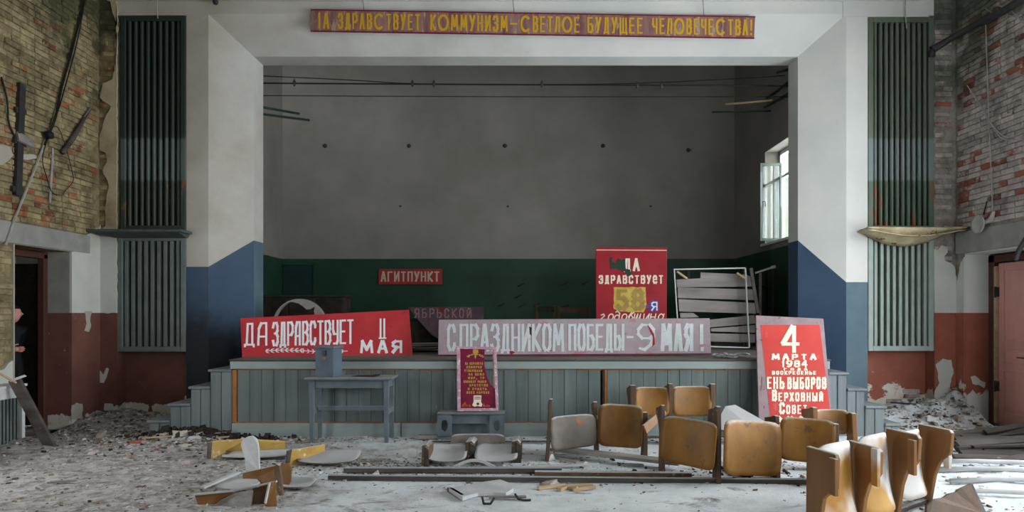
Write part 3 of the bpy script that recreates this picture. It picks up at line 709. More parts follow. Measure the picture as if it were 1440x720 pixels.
# sagging tray on the right
mb = MB(); n = 28; g = []; th = []
for j in range(7):
    for i in range(n+1):
        t = i/n; x = 5.0+t*1.46; sag = math.sin(math.pi*min(1, t*1.02))**1.3*.20*(j/6 if j < 6 else .9)
        yy = YF+.02-.36*(1-abs(j-3)/3.0*.0)*(j/6)
        g.append((x, yy, 2.84-sag*(1-.55*(j/6)**2)-.02*(j == 6)+mnoise.noise(Vector((x*5, j*.7, 0)))*.012))
fs = [(j*(n+1)+i, j*(n+1)+i+1, (j+1)*(n+1)+i+1, (j+1)*(n+1)+i) for j in range(6) for i in range(n)]
mb.add(g, fs, 0, True); 
# front apron hanging down from the lip
g = []
for j in range(6):
    for i in range(n+1):
        t = i/n; x = 4.99+t*1.48; d = (.012+.235*math.sin(math.pi*t**.85)**1.2)*j/5
        g.append((x, YF-.36+.30*(j/5)**1.2, 2.86-d+mnoise.noise(Vector((x*6, j*.5, 4)))*.010))
mb.add(g, [(j*(n+1)+i, (j+1)*(n+1)+i, (j+1)*(n+1)+i+1, j*(n+1)+i+1) for j in range(5) for i in range(n)], 0, True)
o = mb.obj('wall_tray', M['trayR'], recalc=False); sm = o.modifiers.new('thick', 'SOLIDIFY'); sm.thickness = .016
tag(o, 'stained sagging tray across the grille right of the stage', 'shelf')
# ================================================================== LETTERING (stroke alphabet)
def arc(cx, cy, rx, ry, a0, a1, n=10):
    return [(cx+rx*math.cos(math.radians(a0+(a1-a0)*i/n)), cy+ry*math.sin(math.radians(a0+(a1-a0)*i/n))) for i in range(n+1)]
GL = {
 'А': [[(0,0),(.42,1),(.58,1),(1,0)],[(.15,.32),(.85,.32)]],
 'Б': [[(.9,1),(0,1),(0,0),(.7,0),(1,.14),(1,.42),(.7,.56),(0,.56)]],
 'В': [[(0,0),(0,1),(.7,1),(.95,.87),(.95,.66),(.7,.53),(0,.53)],[(.7,.53),(1,.4),(1,.14),(.7,0),(0,0)]],
 'Г': [[(0,0),(0,1),(1,1)]],
 'Д': [[(.2,0),(.32,1),(.84,1),(.84,0)],[(0,-.0),(1,0)],[(0,0),(0,-.08)],[(1,0),(1,-.08)]],
 'Е': [[(1,1),(0,1),(0,0),(1,0)],[(0,.52),(.85,.52)]],
 'Ж': [[(.5,0),(.5,1)],[(0,1),(.5,.5),(0,0)],[(1,1),(.5,.5),(1,0)]],
 'З': [[(0,.8),(.2,1),(.75,1),(.95,.85),(.95,.65),(.7,.53),(.35,.53)],[(.7,.53),(1,.4),(1,.15),(.75,0),(.2,0),(0,.2)]],
 'И': [[(0,1),(0,0),(1,1),(1,0)]],
 'Й': [[(0,.86),(0,0),(1,.86),(1,0)],[(.25,1.08),(.5,.97),(.75,1.08)]],
 'К': [[(0,0),(0,1)],[(1,1),(.1,.48),(1,0)]],
 'Л': [[(0,0),(.35,1),(1,1),(1,0)]],
 'М': [[(0,0),(.1,1),(.5,.25),(.9,1),(1,0)]],
 'Н': [[(0,0),(0,1)],[(1,0),(1,1)],[(0,.5),(1,.5)]],
 'О': [[(.25,0),(0,.18),(0,.82),(.25,1),(.75,1),(1,.82),(1,.18),(.75,0),(.25,0)]],
 'П': [[(0,0),(0,1),(1,1),(1,0)]],
 'Р': [[(0,0),(0,1),(.7,1),(1,.86),(1,.58),(.7,.44),(0,.44)]],
 'С': [[(1,.74),(1,.84),(.75,1),(.25,1),(0,.84),(0,.16),(.25,0),(.75,0),(1,.16),(1,.26)]],
 'Т': [[(0,1),(1,1)],[(.5,1),(.5,0)]],
 'У': [[(0,1),(.5,.38)],[(1,1),(.5,.3),(.3,0),(.1,0)]],
 'Х': [[(0,0),(1,1)],[(0,1),(1,0)]],
 'Ч': [[(0,1),(0,.62),(.25,.45),(1,.45)],[(1,1),(1,0)]],
 'Щ': [[(0,1),(0,0),(1,0),(1,1)],[(.5,0),(.5,1)],[(1,0),(1.12,0),(1.12,-.1)]],
 'Ы': [[(0,1),(0,0),(.45,0),(.6,.14),(.6,.4),(.45,.54),(0,.54)],[(1,0),(1,1)]],
 'Ь': [[(0,1),(0,0),(.7,0),(1,.14),(1,.42),(.7,.56),(0,.56)]],
 'Ю': [[(0,0),(0,1)],[(0,.5),(.35,.5)],[(.5,0),(.35,.2),(.35,.8),(.5,1),(.85,1),(1,.8),(1,.2),(.85,0),(.5,0)]],
 'Я': [[(1,0),(1,1),(.3,1),(0,.86),(0,.6),(.3,.46),(1,.46)],[(.5,.46),(0,0)]],
 '4': [[(.72,0),(.72,1),(.6,1),(0,.36),(0,.3),(1,.3)]],
 '1': [[(.1,.75),(.5,1),(.5,0)]], '-': [[(.1,.5),(.9,.5)]], ',': [[(.5,.05),(.3,-.15)]],
 '9': [[(.1,.05),(.4,0),(.8,.2),(1,.55),(1,.82),(.75,1),(.25,1),(0,.82),(0,.62),(.25,.46),(.75,.46),(.98,.6)]],
 '8': [[(.3,.53),(.05,.68),(.05,.86),(.3,1),(.7,1),(.95,.86),(.95,.68),(.7,.53),(.3,.53),(0,.38),(0,.14),(.3,0),(.7,0),(1,.14),(1,.38),(.7,.53)]],
 '5': [[(.95,1),(.1,1),(.05,.58),(.65,.6),(1,.42),(1,.16),(.7,0),(.2,0),(0,.12)]],
 '!': [[(.5,1),(.5,.32)],[(.5,.08),(.5,0)]], 'I': [[(.5,0),(.5,1)]],
 'е': [[(0,.5),(1,.5),(.95,.8),(.7,1),(.3,1),(0,.75),(0,.25),(.3,0),(.8,0),(1,.15)]],
 'а': [[(0,0),(.5,1),(1,0)],[(.2,.35),(.8,.35)]],
 'А2': [[(0,0),(.08,.75),(.35,1),(.92,1),(.92,0)],[(.05,.38),(.92,.38)]],       # tall round-shouldered A
 'У2': [[(0,1),(0,.6),(.2,.42),(.95,.42)],[(1,1),(1,.12),(.8,0),(.15,0)]],
 'О2': [arc(.5,.5,.5,.5,0,360,20)], 'С2': [arc(.5,.5,.5,.5,50,310,16)], 'З2': [[(0,.85),(.3,1),(.9,1),(.55,.55)]+arc(.5,.28,.45,.28,80,-150,8)],
}
LAY = [0]
def ribbon(mb, pl, wpx, tm, P, m=0):
    # closed strokes drawn as quads with mitred ends; tm maps glyph units to photo pixels, P projects on the sign
    pts = [Vector((*tm(x, y), 0)) for x, y in pl]
    for i in range(len(pts)-1):
        a, b = pts[i], pts[i+1]; d = b-a
        if d.length < 1e-6: continue
        wx = wpx[0]*abs(d.y)/d.length+wpx[1]*abs(d.x)/d.length if isinstance(wpx, tuple) else wpx
        d.normalize(); n = Vector((-d.y, d.x, 0))*wx/2; e = d*wx*.42
        q = [a-e-n, b+e-n, b+e+n, a-e+n]
        LAY[0] = (LAY[0]+1) % 37; k = Vector((0, -LAY[0]*5e-5, 0))     # overlapping brush strokes never share a plane
        mb.add([P(v.x, v.y)+k for v in q], [(0,1,2,3)], m)
def word(mb, P, s, x0, x1, yt0, yb0, yt1=None, yb1=None, w=2., gap=.28, wide='', wf_=1.9, narrow='I!1', m=0, skip=None):
    mb.marks.append((len(mb.v), len(mb.f)))
    yt1 = yt0 if yt1 is None else yt1; yb1 = yb0 if yb1 is None else yb1
    toks = []; i = 0
    while i < len(s):
        if i+1 < len(s) and s[i+1] == '2' and s[i]+'2' in GL: toks.append(s[i]+'2'); i += 2
        else: toks.append(s[i]); i += 1
    ws = [(wf_ if t[0] in wide else 1.28 if t[0] in 'МЖЩЮЫ' else .45 if t in narrow else .7 if t == '-' else .55 if t == ' ' else 1) for t in toks]
    tot = sum(ws)+gap*(len(ws)-1); u = (x1-x0)/tot; x = x0
    sw = w if isinstance(w, tuple) else (w, w)
    for t, cw in zip(toks, ws):
        if t != ' ' and not (skip and skip(x+cw*u/2)):
            def tm(gx, gy, x=x, cw=cw):
                X = x+sw[0]/2+gx*(cw*u-sw[0]); f = (X-x0)/(x1-x0)
                yt = yt0+(yt1-yt0)*f+sw[1]/2; yb = yb0+(yb1-yb0)*f-sw[1]/2
                return X, yb+(yt-yb)*gy
            for pl in GL[t]: ribbon(mb, pl, sw, tm, P, m)
        x += (cw+gap)*u
class Plane:                         # a leaning board: depth Yb at its foot height zb, depth Yt at height zt (optional turn per metre x)
    def __init__(s, zb, Yb, zt, Yt, turn=0., xc=0.):
        a = Vector((xc, Yb, zb)); v = Vector((0, Yt-Yb, zt-zb)).normalized(); u = Vector((1, turn, 0)).normalized()
        s.o = a; s.n = u.cross(v).normalized()
        if s.n.y > 0: s.n = -s.n
    def __call__(s, x, y, off=.0025):
        d = Vector(((x-VX)/F, 1, -(y-VY)/F)); c = Vector((0, 0, H)); o = s.o+s.n*off
        return c+d*((o-c).dot(s.n)/d.dot(s.n))
def board_px(mb, P, quad, th, m=0, off=0., mside=None):
    mb.prism([P(x, y, off) for x, y in quad], -P.n*th, m, mside)
def plane_foot(P, z):               # for thing origins
    return z
def sign(name, label, P, quad, th, mtl, foot, cat='sign', group=None, rim=None):
    c = P((quad[0][0]+quad[1][0])/2, (quad[2][1]+quad[3][1])/2, 0)
    root = thing(name, label, cat, (c.x, c.y, foot), group)
    mb = MB(); board_px(mb, P, quad, th); mb.obj('panel', M[mtl], root, bevel=.003)
    return root
def lettering(root, mb, mtl='white', label=None, name='lettering'):
    if len(mb.marks) > 1 or (mb.marks and mb.marks[0][1] > 0):
        mk = mb.marks+[(len(mb.v), len(mb.f))]; o = None
        if mk[0][1] > 0: mk = [(0, 0)]+mk
        for (v0, f0), (v1, f1) in zip(mk, mk[1:]):
            if f1 == f0: continue
            q = MB(); q.v = mb.v[v0:v1]; q.f = [[i-v0 for i in f] for f in mb.f[f0:f1]]; q.m = mb.m[f0:f1]; q.sm = mb.sm[f0:f1]
            o = lettering(root, q, mtl, label, name)
        return o
    o = mb.obj(name, [M[k] for k in mtl] if isinstance(mtl, (list, tuple)) else M[mtl], root, recalc=False)
    if label: o['label'] = label
    return o
# ---- 1. long banner over the opening
P = Plane(5.7, YF-.045, 6.15, YF-.06)
r = sign('slogan_banner', 'long maroon banner with gold letters above the stage opening', P, [(437,13),(1062,23),(1060.5,54),(436.5,44)], .03, 'topbanner', 5.73, 'banner')
mb = MB(); ft = lambda x: (x-437)/625*10
kw = dict(w=(2.6,2.4), gap=.36)
def tb(s, a, b, **k):
    word(mb, P, s, a, b, 17.5+ft(a), 40+ft(a), 17.5+ft(b), 40+ft(b), **dict(kw, **k))
GL['А'] = GL['А']
tb('1А', 447, 463); tb('З2ДРАВС2ТВУЕТ'.replace('З2','З'), 475, 591, wide='С'); tb('КО2ММУНИЗМ', 605, 714, wide='О'); tb('-', 716, 729)
tb('С2ВЕТЛО2Е', 732, 815, wide='ОС'); tb('БУДУЩЕЕ', 826, 904); tb('ЧЕЛО2ВЕЧЕС2ТВА!', 917, 1058, wide='ОС')
lettering(r, mb, 'gold', 'gold hand-painted slogan')
mb = MB()
for a, b, c, d in ((437,13,1062,23),(437,43,1061,53)):
    mb.prism([P(a,b,.0), P(c,d,.0), P(c,d+1.6,.0), P(a,b+1.6,.0)], P.n*.008)
mb.obj('edge_strip', M['maroon'], r)
for x in (512, 723, 990):
    mb = MB(); a = P(x, 15+ft(x), -.01); mb.tube([a, Vector((a.x-.02, YF-.055, 6.30))], .004, 5); mb.obj('hanging_wire', M['wire'], r)
# ---- 2. red banner, long live 1 (II) May
P = Plane(TOP, 9.68, 1.7, 9.80, .2, -2.75)
q = [(338,447.5),(575,435.5),(580.5,499.5),(340.5,502.5)]
r = sign('may_day_banner', 'bright red painted banner with white letters on the left of the stage edge', P, q, .025, 'red', TOP, 'banner')
mb = MB(); w2 = (3.0, 2.6)
word(mb, P, 'ДА2', 343, 377, 454.5, 486, 453, 486, w=w2, gap=.22)
word(mb, P, 'ЗДРА2ВСТВУ2ЕТ', 382.5, 497.5, 453, 487, 449, 483.5, w=w2, gap=.12)
for x in (535.2, 540.4): ribbon(mb, [(0,0),(0,1)], 2.6, lambda a, b, x=x: (x, 475-b*26), P)
ribbon(mb, [(0,0),(1,0)], 2.0, lambda a, b: (533.5+a*9, 475.5), P)
word(mb, P, 'МАЯ', 506.5, 565.5, 478.5, 496.5, w=(3.4,3.0), gap=.42)
# leafy garland
rnd = random.Random(5)
for k in range(34):
    x = 373+k*3.45
    if 452 < x < 458: continue
    y = 493.5-1.2*math.sin((x-373)/58*3.1)
    for sgn in (-1, 1):
        if k % 2: continue
        L = 6.5 if (k < 16 or k > 28) else 4.; dr = -1 if x > 425 else 1
        mb.add([P(x,y,.003), P(x+dr*L*.35, y+sgn*.6,.003), P(x+dr*L,y+sgn*3.2,.003), P(x+dr*L*.3, y+sgn*2.6,.003)], [(0,1,2,3)])
    if k: mb.add([P(x-2,y-.5,.003), P(x+2,y-.5,.003), P(x+2,y+.5,.003), P(x-2,y+.5,.003)], [(0,1,2,3)])
lettering(r, mb, 'white', 'white letters and leaf garland')
mb = MB(); board_px(mb, P, [(338,447.5),(340,447.4),(342.4,502.4),(340.3,502.5)], .0); 
# ---- 3. grey-pink Victory banner
P = Plane(TOP, 9.62, 1.6, 9.72, 0)
q = [(617,449.5),(998,447.5),(1000,498.5),(616,500.5)]
r = sign('victory_day_banner', 'faded pink grey banner with pale letters along the middle of the stage edge', P, q, .03, 'pinkgrey', TOP, 'banner')
mb = MB(); w3 = (3.9, 3.0)
word(mb, P, 'С', 628.5, 641, 456, 493.5, w=w3)
word(mb, P, 'ПРАЗДНИКОМ', 646, 793.5, 455.5, 494, w=w3, gap=.13)
word(mb, P, 'ПОБЕДЫ', 799, 878, 455.5, 493, w=w3, gap=.10)
ribbon(mb, [(0,0),(1,0)], 3, lambda a, b: (882.5+a*7, 474), P)
word(mb, P, '9', 896, 921, 455.5, 493, w=(3.6,2.8))
word(mb, P, 'МАЯ', 929, 975, 455.5, 493.5, w=(5.2,3.6), gap=.14)
ribbon(mb, [(0,0),(0,1)], 5, lambda a, b: (986.5, 482-b*24), P); ribbon(mb, [(0,0),(0,1)], 4.6, lambda a, b: (987.5, 492-b*2), P)
lettering(r, mb, 'greylet', 'pale grey block letters')
mb = MB()
for pts in ([(910,455),(914,461),(920,470),(921,484),(917,488),(918,474),(913,463)], [(716,494),(721,493.5),(724,495.5),(720,498.5),(717,497)]):
    mb = MB(); mb.add([P(x, y, .004) for x, y in pts], [tuple(range(len(pts)))])
    lettering(r, mb, 'red58', 'remains of red paint', 'paint_remnant')
mb = MB()
for pts in ([(744,459),(748,461),(747.5,468),(748,472),(745,470)], [(755,492.5),(770,494),(783,493.2),(770,493)]):
    mb.add([P(x, y, .004) for x, y in pts], [tuple(range(len(pts)))])
lettering(r, mb, 'blackwood', 'dark split in the board', 'crack')
mb = MB(); a = P(616,500.3,.004); b = P(1000,498.3,.004); mb.obox(a+Vector((0,0,.008)), b+Vector((0,0,.008)), .012, .014); mb.obj('bottom_edge', M['maroon'], r)
# ---- 4. wall sign on the back wall
P = Plane(2.2, SY-.04, 2.6, SY-.04)
r = sign('wall_sign', 'small dull red sign with cream letters on the green back wall', P, [(532.5,378.5),(621.5,378),(622,400),(532,400)], .035, 'agit', 2.24)
mb = MB(); word(mb, P, 'АГИТПУНКТ', 535.5, 618, 381.8, 396, w=(2.2,1.8), gap=.25); lettering(r, mb, 'agitlet')
# ---- 5. dark sooty sign
P = Plane(TOP, 11.7, 1.8, 11.9)
r = sign('sooty_sign', 'dark sooty sign with dull letters leaning behind the two long banners', P, [(573,432),(680,431.5),(680,452),(634,489),(606,470),(588,450)], .02, 'darksign', TOP)
mb = MB(); word(mb, P, 'ЯБРЬСКОЙ', 583, 663, 434, 447, w=(1.6,1.3), gap=.55); lettering(r, mb, 'darklet')
mb = MB(); mb.box(-2.18, -.55, 11.95, 12.4, TOP, 1.50); mb.box(-2.22, -.5, 11.93, 12.42, 1.50, 1.54)
tag(mb.obj('wooden_chest', M['blackwood'], bevel=.01), 'low black chest behind the sooty sign', 'chest')
# ---- 6. tall crimson 58th anniversary poster
P = Plane(TOP, 10.98, 2.6, 11.25)
r = sign('anniversary_poster', 'tall crimson poster with yellow 58 standing right of centre on the stage', P, [(838,347.5),(938,348.5),(937.5,490),(838.5,490)], .03, 'red58', TOP, 'poster')
mb = MB()
word(mb, P, 'Да'.replace('Д','Д'), 877.5, 899.5, 363.5, 381, w=(3.0,2.2), gap=.3)
word(mb, P, 'ЗДРАВСТВУеТ', 842, 932.5, 387, 399, w=(2.0,1.8), gap=.38)
lettering(r, mb, 'cream')
mb = MB(); ribbon(mb, [(0,0),(1,0)], 1.1, lambda a, b: (839+a*98, 351.5+.6*a), P)
# script word, lower case italic
scr = [('г',844),('о',854),('д',863),('о',873),('в',882),('щ',891),('и',904),('н',914),('а',925)]
SG = {'г':[[(.0,.8),(.35,1),(.6,.7),(.15,.2),(.3,0),(.8,.1)]], 'о':[arc(.5,.5,.42,.5,0,360,12)], 'д':[arc(.45,.4,.4,.42,0,360,12),[(.85,.4),(.8,1.1),(.3,1.5),(.1,1.3)]],
 'в':[[(.1,.5),(.6,1.5),(.9,1.3),(.3,.7),(.2,.1),(.6,0),(.9,.4),(.6,.7)]], 'щ':[[(0,1),(.05,.1),(.3,.1),(.5,1),(.5,.1),(.8,.1),(1,1),(1,.1),(1.2,0)]],
 'и':[[(0,1),(.1,.05),(.4,.1),(.9,1),(.85,.1),(1.1,0)]], 'н':[[(0,1),(0,0)],[(0,.5),(.8,.5)],[(.8,1),(.8,0),(1.05,.1)]], 'а':[arc(.4,.5,.4,.5,30,330,10),[(.85,1),(.8,.1),(1.1,0)]]}
for ch, x in scr:
    for pl in SG[ch]: ribbon(mb, pl, 1.5, lambda gx, gy, x=x: (x+gx*8.2+gy*1.8, 450-gy*8.5), P)
lettering(r, mb, 'cream', 'thin rule and script word')
mb = MB(); pp = ragged([(863,404),(908,404),(909,432),(905,439.5),(872,438),(863,434)], 4, .6, 3); mb.add([P(x, y, .003) for x, y in pp], [tuple(range(len(pp)))]); lettering(r, mb, 'yellowpatch', 'pasted yellow patch', 'number_patch')
mb = MB(); word(mb, P, '58', 866, 906, 407, 436, w=(5,4), gap=.25); 
mb2 = MB()
o = MB(); 
def up(x, y): return P(x, y, .006)
for pl_s in ('5','8'): pass
word(o, lambda x, y: P(x, y, .005), '58', 866, 906, 407, 436, w=(5.5,4.5), gap=.25); lettering(r, o, flat and ['cream'], None, 'digits').data.materials[0] = mat('brownish_number', (150,122,66), (166,140,84), 12, var=0)
mb = MB(); word(mb, lambda x, y: P(x, y, .003), 'Я', 914.5, 926, 423, 438, w=(4.4,4)); ribbon(mb, [(0,0),(1,0)], 3.6, lambda a, b: (909.5+a*4, 431), P); lettering(r, mb, 'bluepaint', 'blue outlined letter')
mb = MB(); word(mb, lambda x, y: P(x, y, .006), 'Я', 916, 924.5, 424.5, 436.8, w=(1.6,1.4)); lettering(r, mb, 'white')
mb = MB(); pp = [(857,362),(861,361),(861,368),(866,370),(870,363),(874,366),(879,364),(880,378),(886,379),(888,386),(884,389),(879,382),(872,380),(866,377),(859,379)]
mb.add([P(x, y, .007) for x, y in pp], [tuple(range(len(pp)))]); lettering(r, mb, 'green', 'torn hole showing dark green', 'tear')
# ---- 7. 4 March 1984 poster
P = Plane(0, 8.50, 1.6, 8.88)
q = [(1063,443.5),(1158,448),(1173,619),(1068,621)]
r = sign('election_poster', 'tall orange red election poster leaning on the right end of the stage', P, q, .03, 'posterrim', .01, 'poster')
mb = MB(); pp = [(1069,457),(1152,456.5),(1153,460),(1171,609),(1086,610)]; mb.add([P(x, y, .002) for x, y in pp], [tuple(range(len(pp)))])
lettering(r, mb, 'redorange', 'orange red painted field', 'painted_field')
mb = MB(); P5 = lambda x, y: P(x, y, .005)
word(mb, P5, '4', 1099, 1125, 458, 496, w=(5.6,4.6)); word(mb, P5, 'МАРТА', 1085, 1148, 498, 505.5, w=(3.0,1.6), gap=.42)
word(mb, P5, '1984', 1099.5, 1136, 506.8, 516.2, w=(2.4,1.6), gap=.25); word(mb, P5, 'ГОДА', 1102, 1135.5, 517.6, 520.6, w=(2.0,.8), gap=.8)
word(mb, P5, 'ВОСКРЕСЕНЬЕ', 1085.5, 1148, 521.8, 526.6, w=(1.7,.9), gap=.3)
word(mb, P5, 'ЕНЬ', 1078.5, 1103, 530, 546.8, w=(2.6,2.1), gap=.28); word(mb, P5, 'ВЫБОРОВ', 1107, 1162, 530.5, 547, w=(2.5,2.0), gap=.26)
word(mb, P5, 'В', 1085.5, 1092.5, 548, 564, w=(2.8,2.4)); word(mb, P5, 'ЕРХОВНЫЙ', 1094.5, 1157.5, 552, 564.2, w=(2.2,1.6), gap=.34)
word(mb, P5, 'С', 1096, 1103.5, 566, 582, w=(2.8,2.4)); word(mb, P5, 'ОВЕТ', 1105.5, 1135, 569.5, 582, w=(2.2,1.6), gap=.34)
word(mb, P5, 'СССР', 1087, 1152, 586.5, 604, w=(5,3), gap=.3)
lettering(r, mb, 'cream', 'cream painted lettering')
mb = MB(); word(mb, P5, 'Д', 1070.5, 1077, 530, 547, w=(2.2,2.0)); lettering(r, mb, 'posterrim', 'ghost of a faded letter')
# ---- 8. framed maroon poster with a broken-out hole
P = Plane(.5, 8.72, 1.34, 8.86)
c = P(671, 577.5, 0)
r = thing('framed_poster', 'maroon framed poster with a broken-out hole standing on the small grey cabinet', 'poster', (c.x, c.y, c.z))
for qd in ([(642,487),(698,488),(698,491.5),(642.3,490.5)], [(643,574),(701,574),(701,578),(643,578.5)], [(642.3,490.5),(647,490.5),(647.5,574),(643,574)], [(694,491.5),(698,491.5),(701,574),(697,574)]):
    mb = MB(); board_px(mb, P, qd, .03, 0, .008); mb.obj('frame_bar', M['pinkrim'], r, bevel=.003)
mb = MB(); board_px(mb, P, [(647,490.5),(682,490.8),(681,500),(681,512),(683,522),(686,533),(690,541),(697,546.5),(697.3,574),(647.3,574)], .008, 0, -.008); mb.obj('panel', M['maroon'], r)
mb = MB(); board_px(mb, P, [(692.5,491.5),(694.4,491.5),(696,546),(694.5,545.5)], .01, 0, -.006); mb.obj('split_wood', M['rawwood'], r)
mb = MB(); Pp = lambda x, y: P(x, y, -.006)
for k, (t, a, b) in enumerate((('ДА ЗДРАВСТВУЕТ',654,686),('КОММУНИЗМ',656,684),('УТВЕРЖДАЮЩИЙ',653,687),('НА ЗЕМЛЕ',659,684),('МИР, ТРУД',658,688),('СВОБОДУ РАВЕНСТВО',652,694),('БРАТСТВО',660,686),('И СЧАСТЬЕ',658,688),('ВСЕХ НАРОДОВ',656,691))):
    y = 509.5+k*5.1; lim = 678.5+max(0, (y-515)*.26)
    word(mb, Pp, t, a, b, y, y+3.3, w=(.8,.75), gap=.5, skip=lambda x, lim=lim: x > lim)
for k in range(14):
    a = -math.pi*(k/13); x = 668+math.cos(a)*(9 if k % 2 else 11); y = 502-abs(math.sin(a))*3.5
    mb.add([Pp(x-1.6,y), Pp(x,y-1.2), Pp(x+1.8,y-.6), Pp(x,y+1)], [(0,1,2,3)])
pp = [(665,491.5),(669,490.5),(672.5,492),(673,496),(670,499),(669,504),(667.5,504),(667.5,499),(665,496.5)]; mb.add([Pp(x, y) for x, y in pp], [tuple(range(len(pp)))])
lettering(r, mb, 'gold2', 'small gold print and flower emblem')
rnd = random.Random(9); mb = MB()
for k in range(26):
    x = 649+rnd.random()*44; h = rnd.uniform(3, 9); y = 572
    if 664 < x < 679: continue
    mb.add([P(x-2.2,y,-.0055), P(x+2.2,y,-.0055), P(x+rnd.uniform(-1,1),y-h,-.0055)], [(0,1,2)])
lettering(r, mb, 'flame', 'orange flames', 'flames')
mb = MB(); pp = [(666,556),(677,556),(676.5,565),(678.5,569),(677,572),(671.5,571),(667,572),(664,570),(666,565)]; mb.add([P(x, y, -.005) for x, y in pp], [tuple(range(len(pp)))]); lettering(r, mb, 'cream', 'cream scroll emblem', 'emblem')
mb = MB()
for y in (558.5, 561): ribbon(mb, [(0,0),(1,0)], 1.0, lambda a, b, y=y: (667.5+a*8, y), lambda x, y: P(x, y, -.004))
pp = arc(672, 568, 2, 2, 0, 360, 8); mb.add([P(x, y, -.004) for x, y in pp[:-1]], [tuple(range(8))])
lettering(r, mb, 'maroon', None, 'emblem_print')
# ================================================================== FURNITURE BY THE STAGE
# small grey cabinet under the framed poster
zc = .362
r = thing('low_cabinet', 'low grey open cabinet with oval cut-outs against the stage front', 'cabinet', (-.66, 8.77, .01))
mb = MB(); mb.box(-1.085, -.23, 8.655, 8.92, zc-.025, zc); mb.obj('top', M['greytable'], r, bevel=.004)
mb = MB(); mb.box(-.92, -.39, 8.70, 8.92, .215, .33); mb.obj('upper_box', M['greytable'], r, bevel=.004)
mb = MB(); mb.box(-1.085, -.25, 8.68, 8.92, .012, .06); mb.obj('plinth', M['greytable'], r, bevel=.004)
mb = MB(); mb.box(-1.07, -.27, 8.905, 8.925, .06, .33); mb.obj('back_panel', M['greytable'], r)
for x0, x1 in ((-1.085,-.90), (-.42,-.235)):
    mb = MB(); n = 20; cx = (x0+x1)/2; cz = .20; oval = [(cx+.045*math.cos(2*math.pi*k/n), cz+.075*math.sin(2*math.pi*k/n)) for k in range(n)]
    rect = []
    for k in range(n):
        a = 2*math.pi*k/n; dx, dz = math.cos(a), math.sin(a); hw, hh = (x1-x0)/2, .135
        t = min(hw/abs(dx) if abs(dx) > 1e-6 else 9, hh/abs(dz) if abs(dz) > 1e-6 else 9); rect.append((cx+dx*t, cz+dz*t))
    vs = [(x, 8.66, z) for x, z in oval]+[(x, 8.66, z) for x, z in rect]+[(x, 8.69, z) for x, z in oval]+[(x, 8.69, z) for x, z in rect]
    fs = []
    for k in range(n):
        j = (k+1) % n; fs += [(k, j, n+j, n+k), (2*n+k, 3*n+k, 3*n+j, 2*n+j), (k, 2*n+k, 2*n+j, j), (n+k, n+j, 3*n+j, 3*n+k)]
    mb.add(vs, fs); mb.obj('pierced_side', M['greytable'], r)
# table
ty0, ty1 = 8.50, 8.88
r = thing('wooden_table', 'grey painted wooden table before the left half of the stage', 'table', (-2.2, 8.69, .01))
mb = MB(); mb.box(-2.71, -1.62, ty0-.05, ty1+.03, .795, .825); mb.obj('tabletop', M['greytable'], r, bevel=.006)
for nm, a, b, c, d, e, f in (('apron',-2.60,-1.73,ty0+.012,ty0+.034,.69,.795),('apron',-2.60,-1.73,ty1-.03,ty1-.01,.69,.795),('apron',-2.645,-2.625,ty0+.03,ty1-.03,.69,.795),('apron',-1.70,-1.68,ty0+.03,ty1-.03,.69,.795),
                           ('stretcher',-2.60,-1.73,ty0+.15,ty0+.175,.39,.45),('side_rail',-2.655,-2.61,ty0+.04,ty1-.04,.36,.42),('side_rail',-1.72,-1.675,ty0+.04,ty1-.04,.36,.42)):
    mb = MB(); mb.box(a, b, c, d, e, f); mb.obj(nm, M['greytable'], r, bevel=.003)
for x in (-2.63, -1.70):
    for y in (ty0+.022, ty1-.022):
        mb = MB(); mb.hexa([(x-.022,y-.022,.01),(x+.022,y-.022,.01),(x+.022,y+.022,.01),(x-.022,y+.022,.01),(x-.034,y-.028,.795),(x+.034,y-.028,.795),(x+.034,y+.028,.795),(x-.034,y+.028,.795)]); mb.obj('leg', M['greytable'], r, bevel=.003)
# ballot box, turned slightly
r = thing('ballot_box', 'blue grey wooden ballot box standing on the table', 'box', (-2.46, 8.66, .825))
R_ = Matrix.Translation((-2.46, 8.66, .825)) @ Matrix.Rotation(math.radians(-14), 4, 'Z')
def rb_(x0,x1,y0,y1,z0,z1,nm,mt,bv=.004):
    mb = MB(); mb.box(x0,x1,y0,y1,z0,z1); mb.v = [R_ @ p for p in mb.v]; return mb.obj(nm, mt, r, bevel=bv)
rb_(-.125,.125,-.11,.11,0,.355,'body',M['ballot']); rb_(-.14,.14,-.125,.125,.355,.385,'lid',M['ballot'])
rb_(-.07,.07,-.004,.004,.385,.387,'slot',M['black'],0); rb_(-.02,.02,-.128,-.11,.27,.335,'hasp',M['metal'],.002); rb_(-.022,.022,-.122,-.11,.215,.25,'lock_stain',M['orange'],0)
mb = MB(); a = [(-2.16,8.62,.826),(-1.86,8.57,.826),(-1.80,8.64,.838),(-2.1,8.70,.83)]; mb.prism(a, (0,0,.006)); mb.prism([(-2.02,8.60,.833),(-1.84,8.585,.833),(-1.79,8.62,.856),(-1.9,8.65,.84)], (0,0,.004))
tag(mb.obj('paper_sheet', M['blackwood']), 'dark curled paper sheet on the table', 'paper')
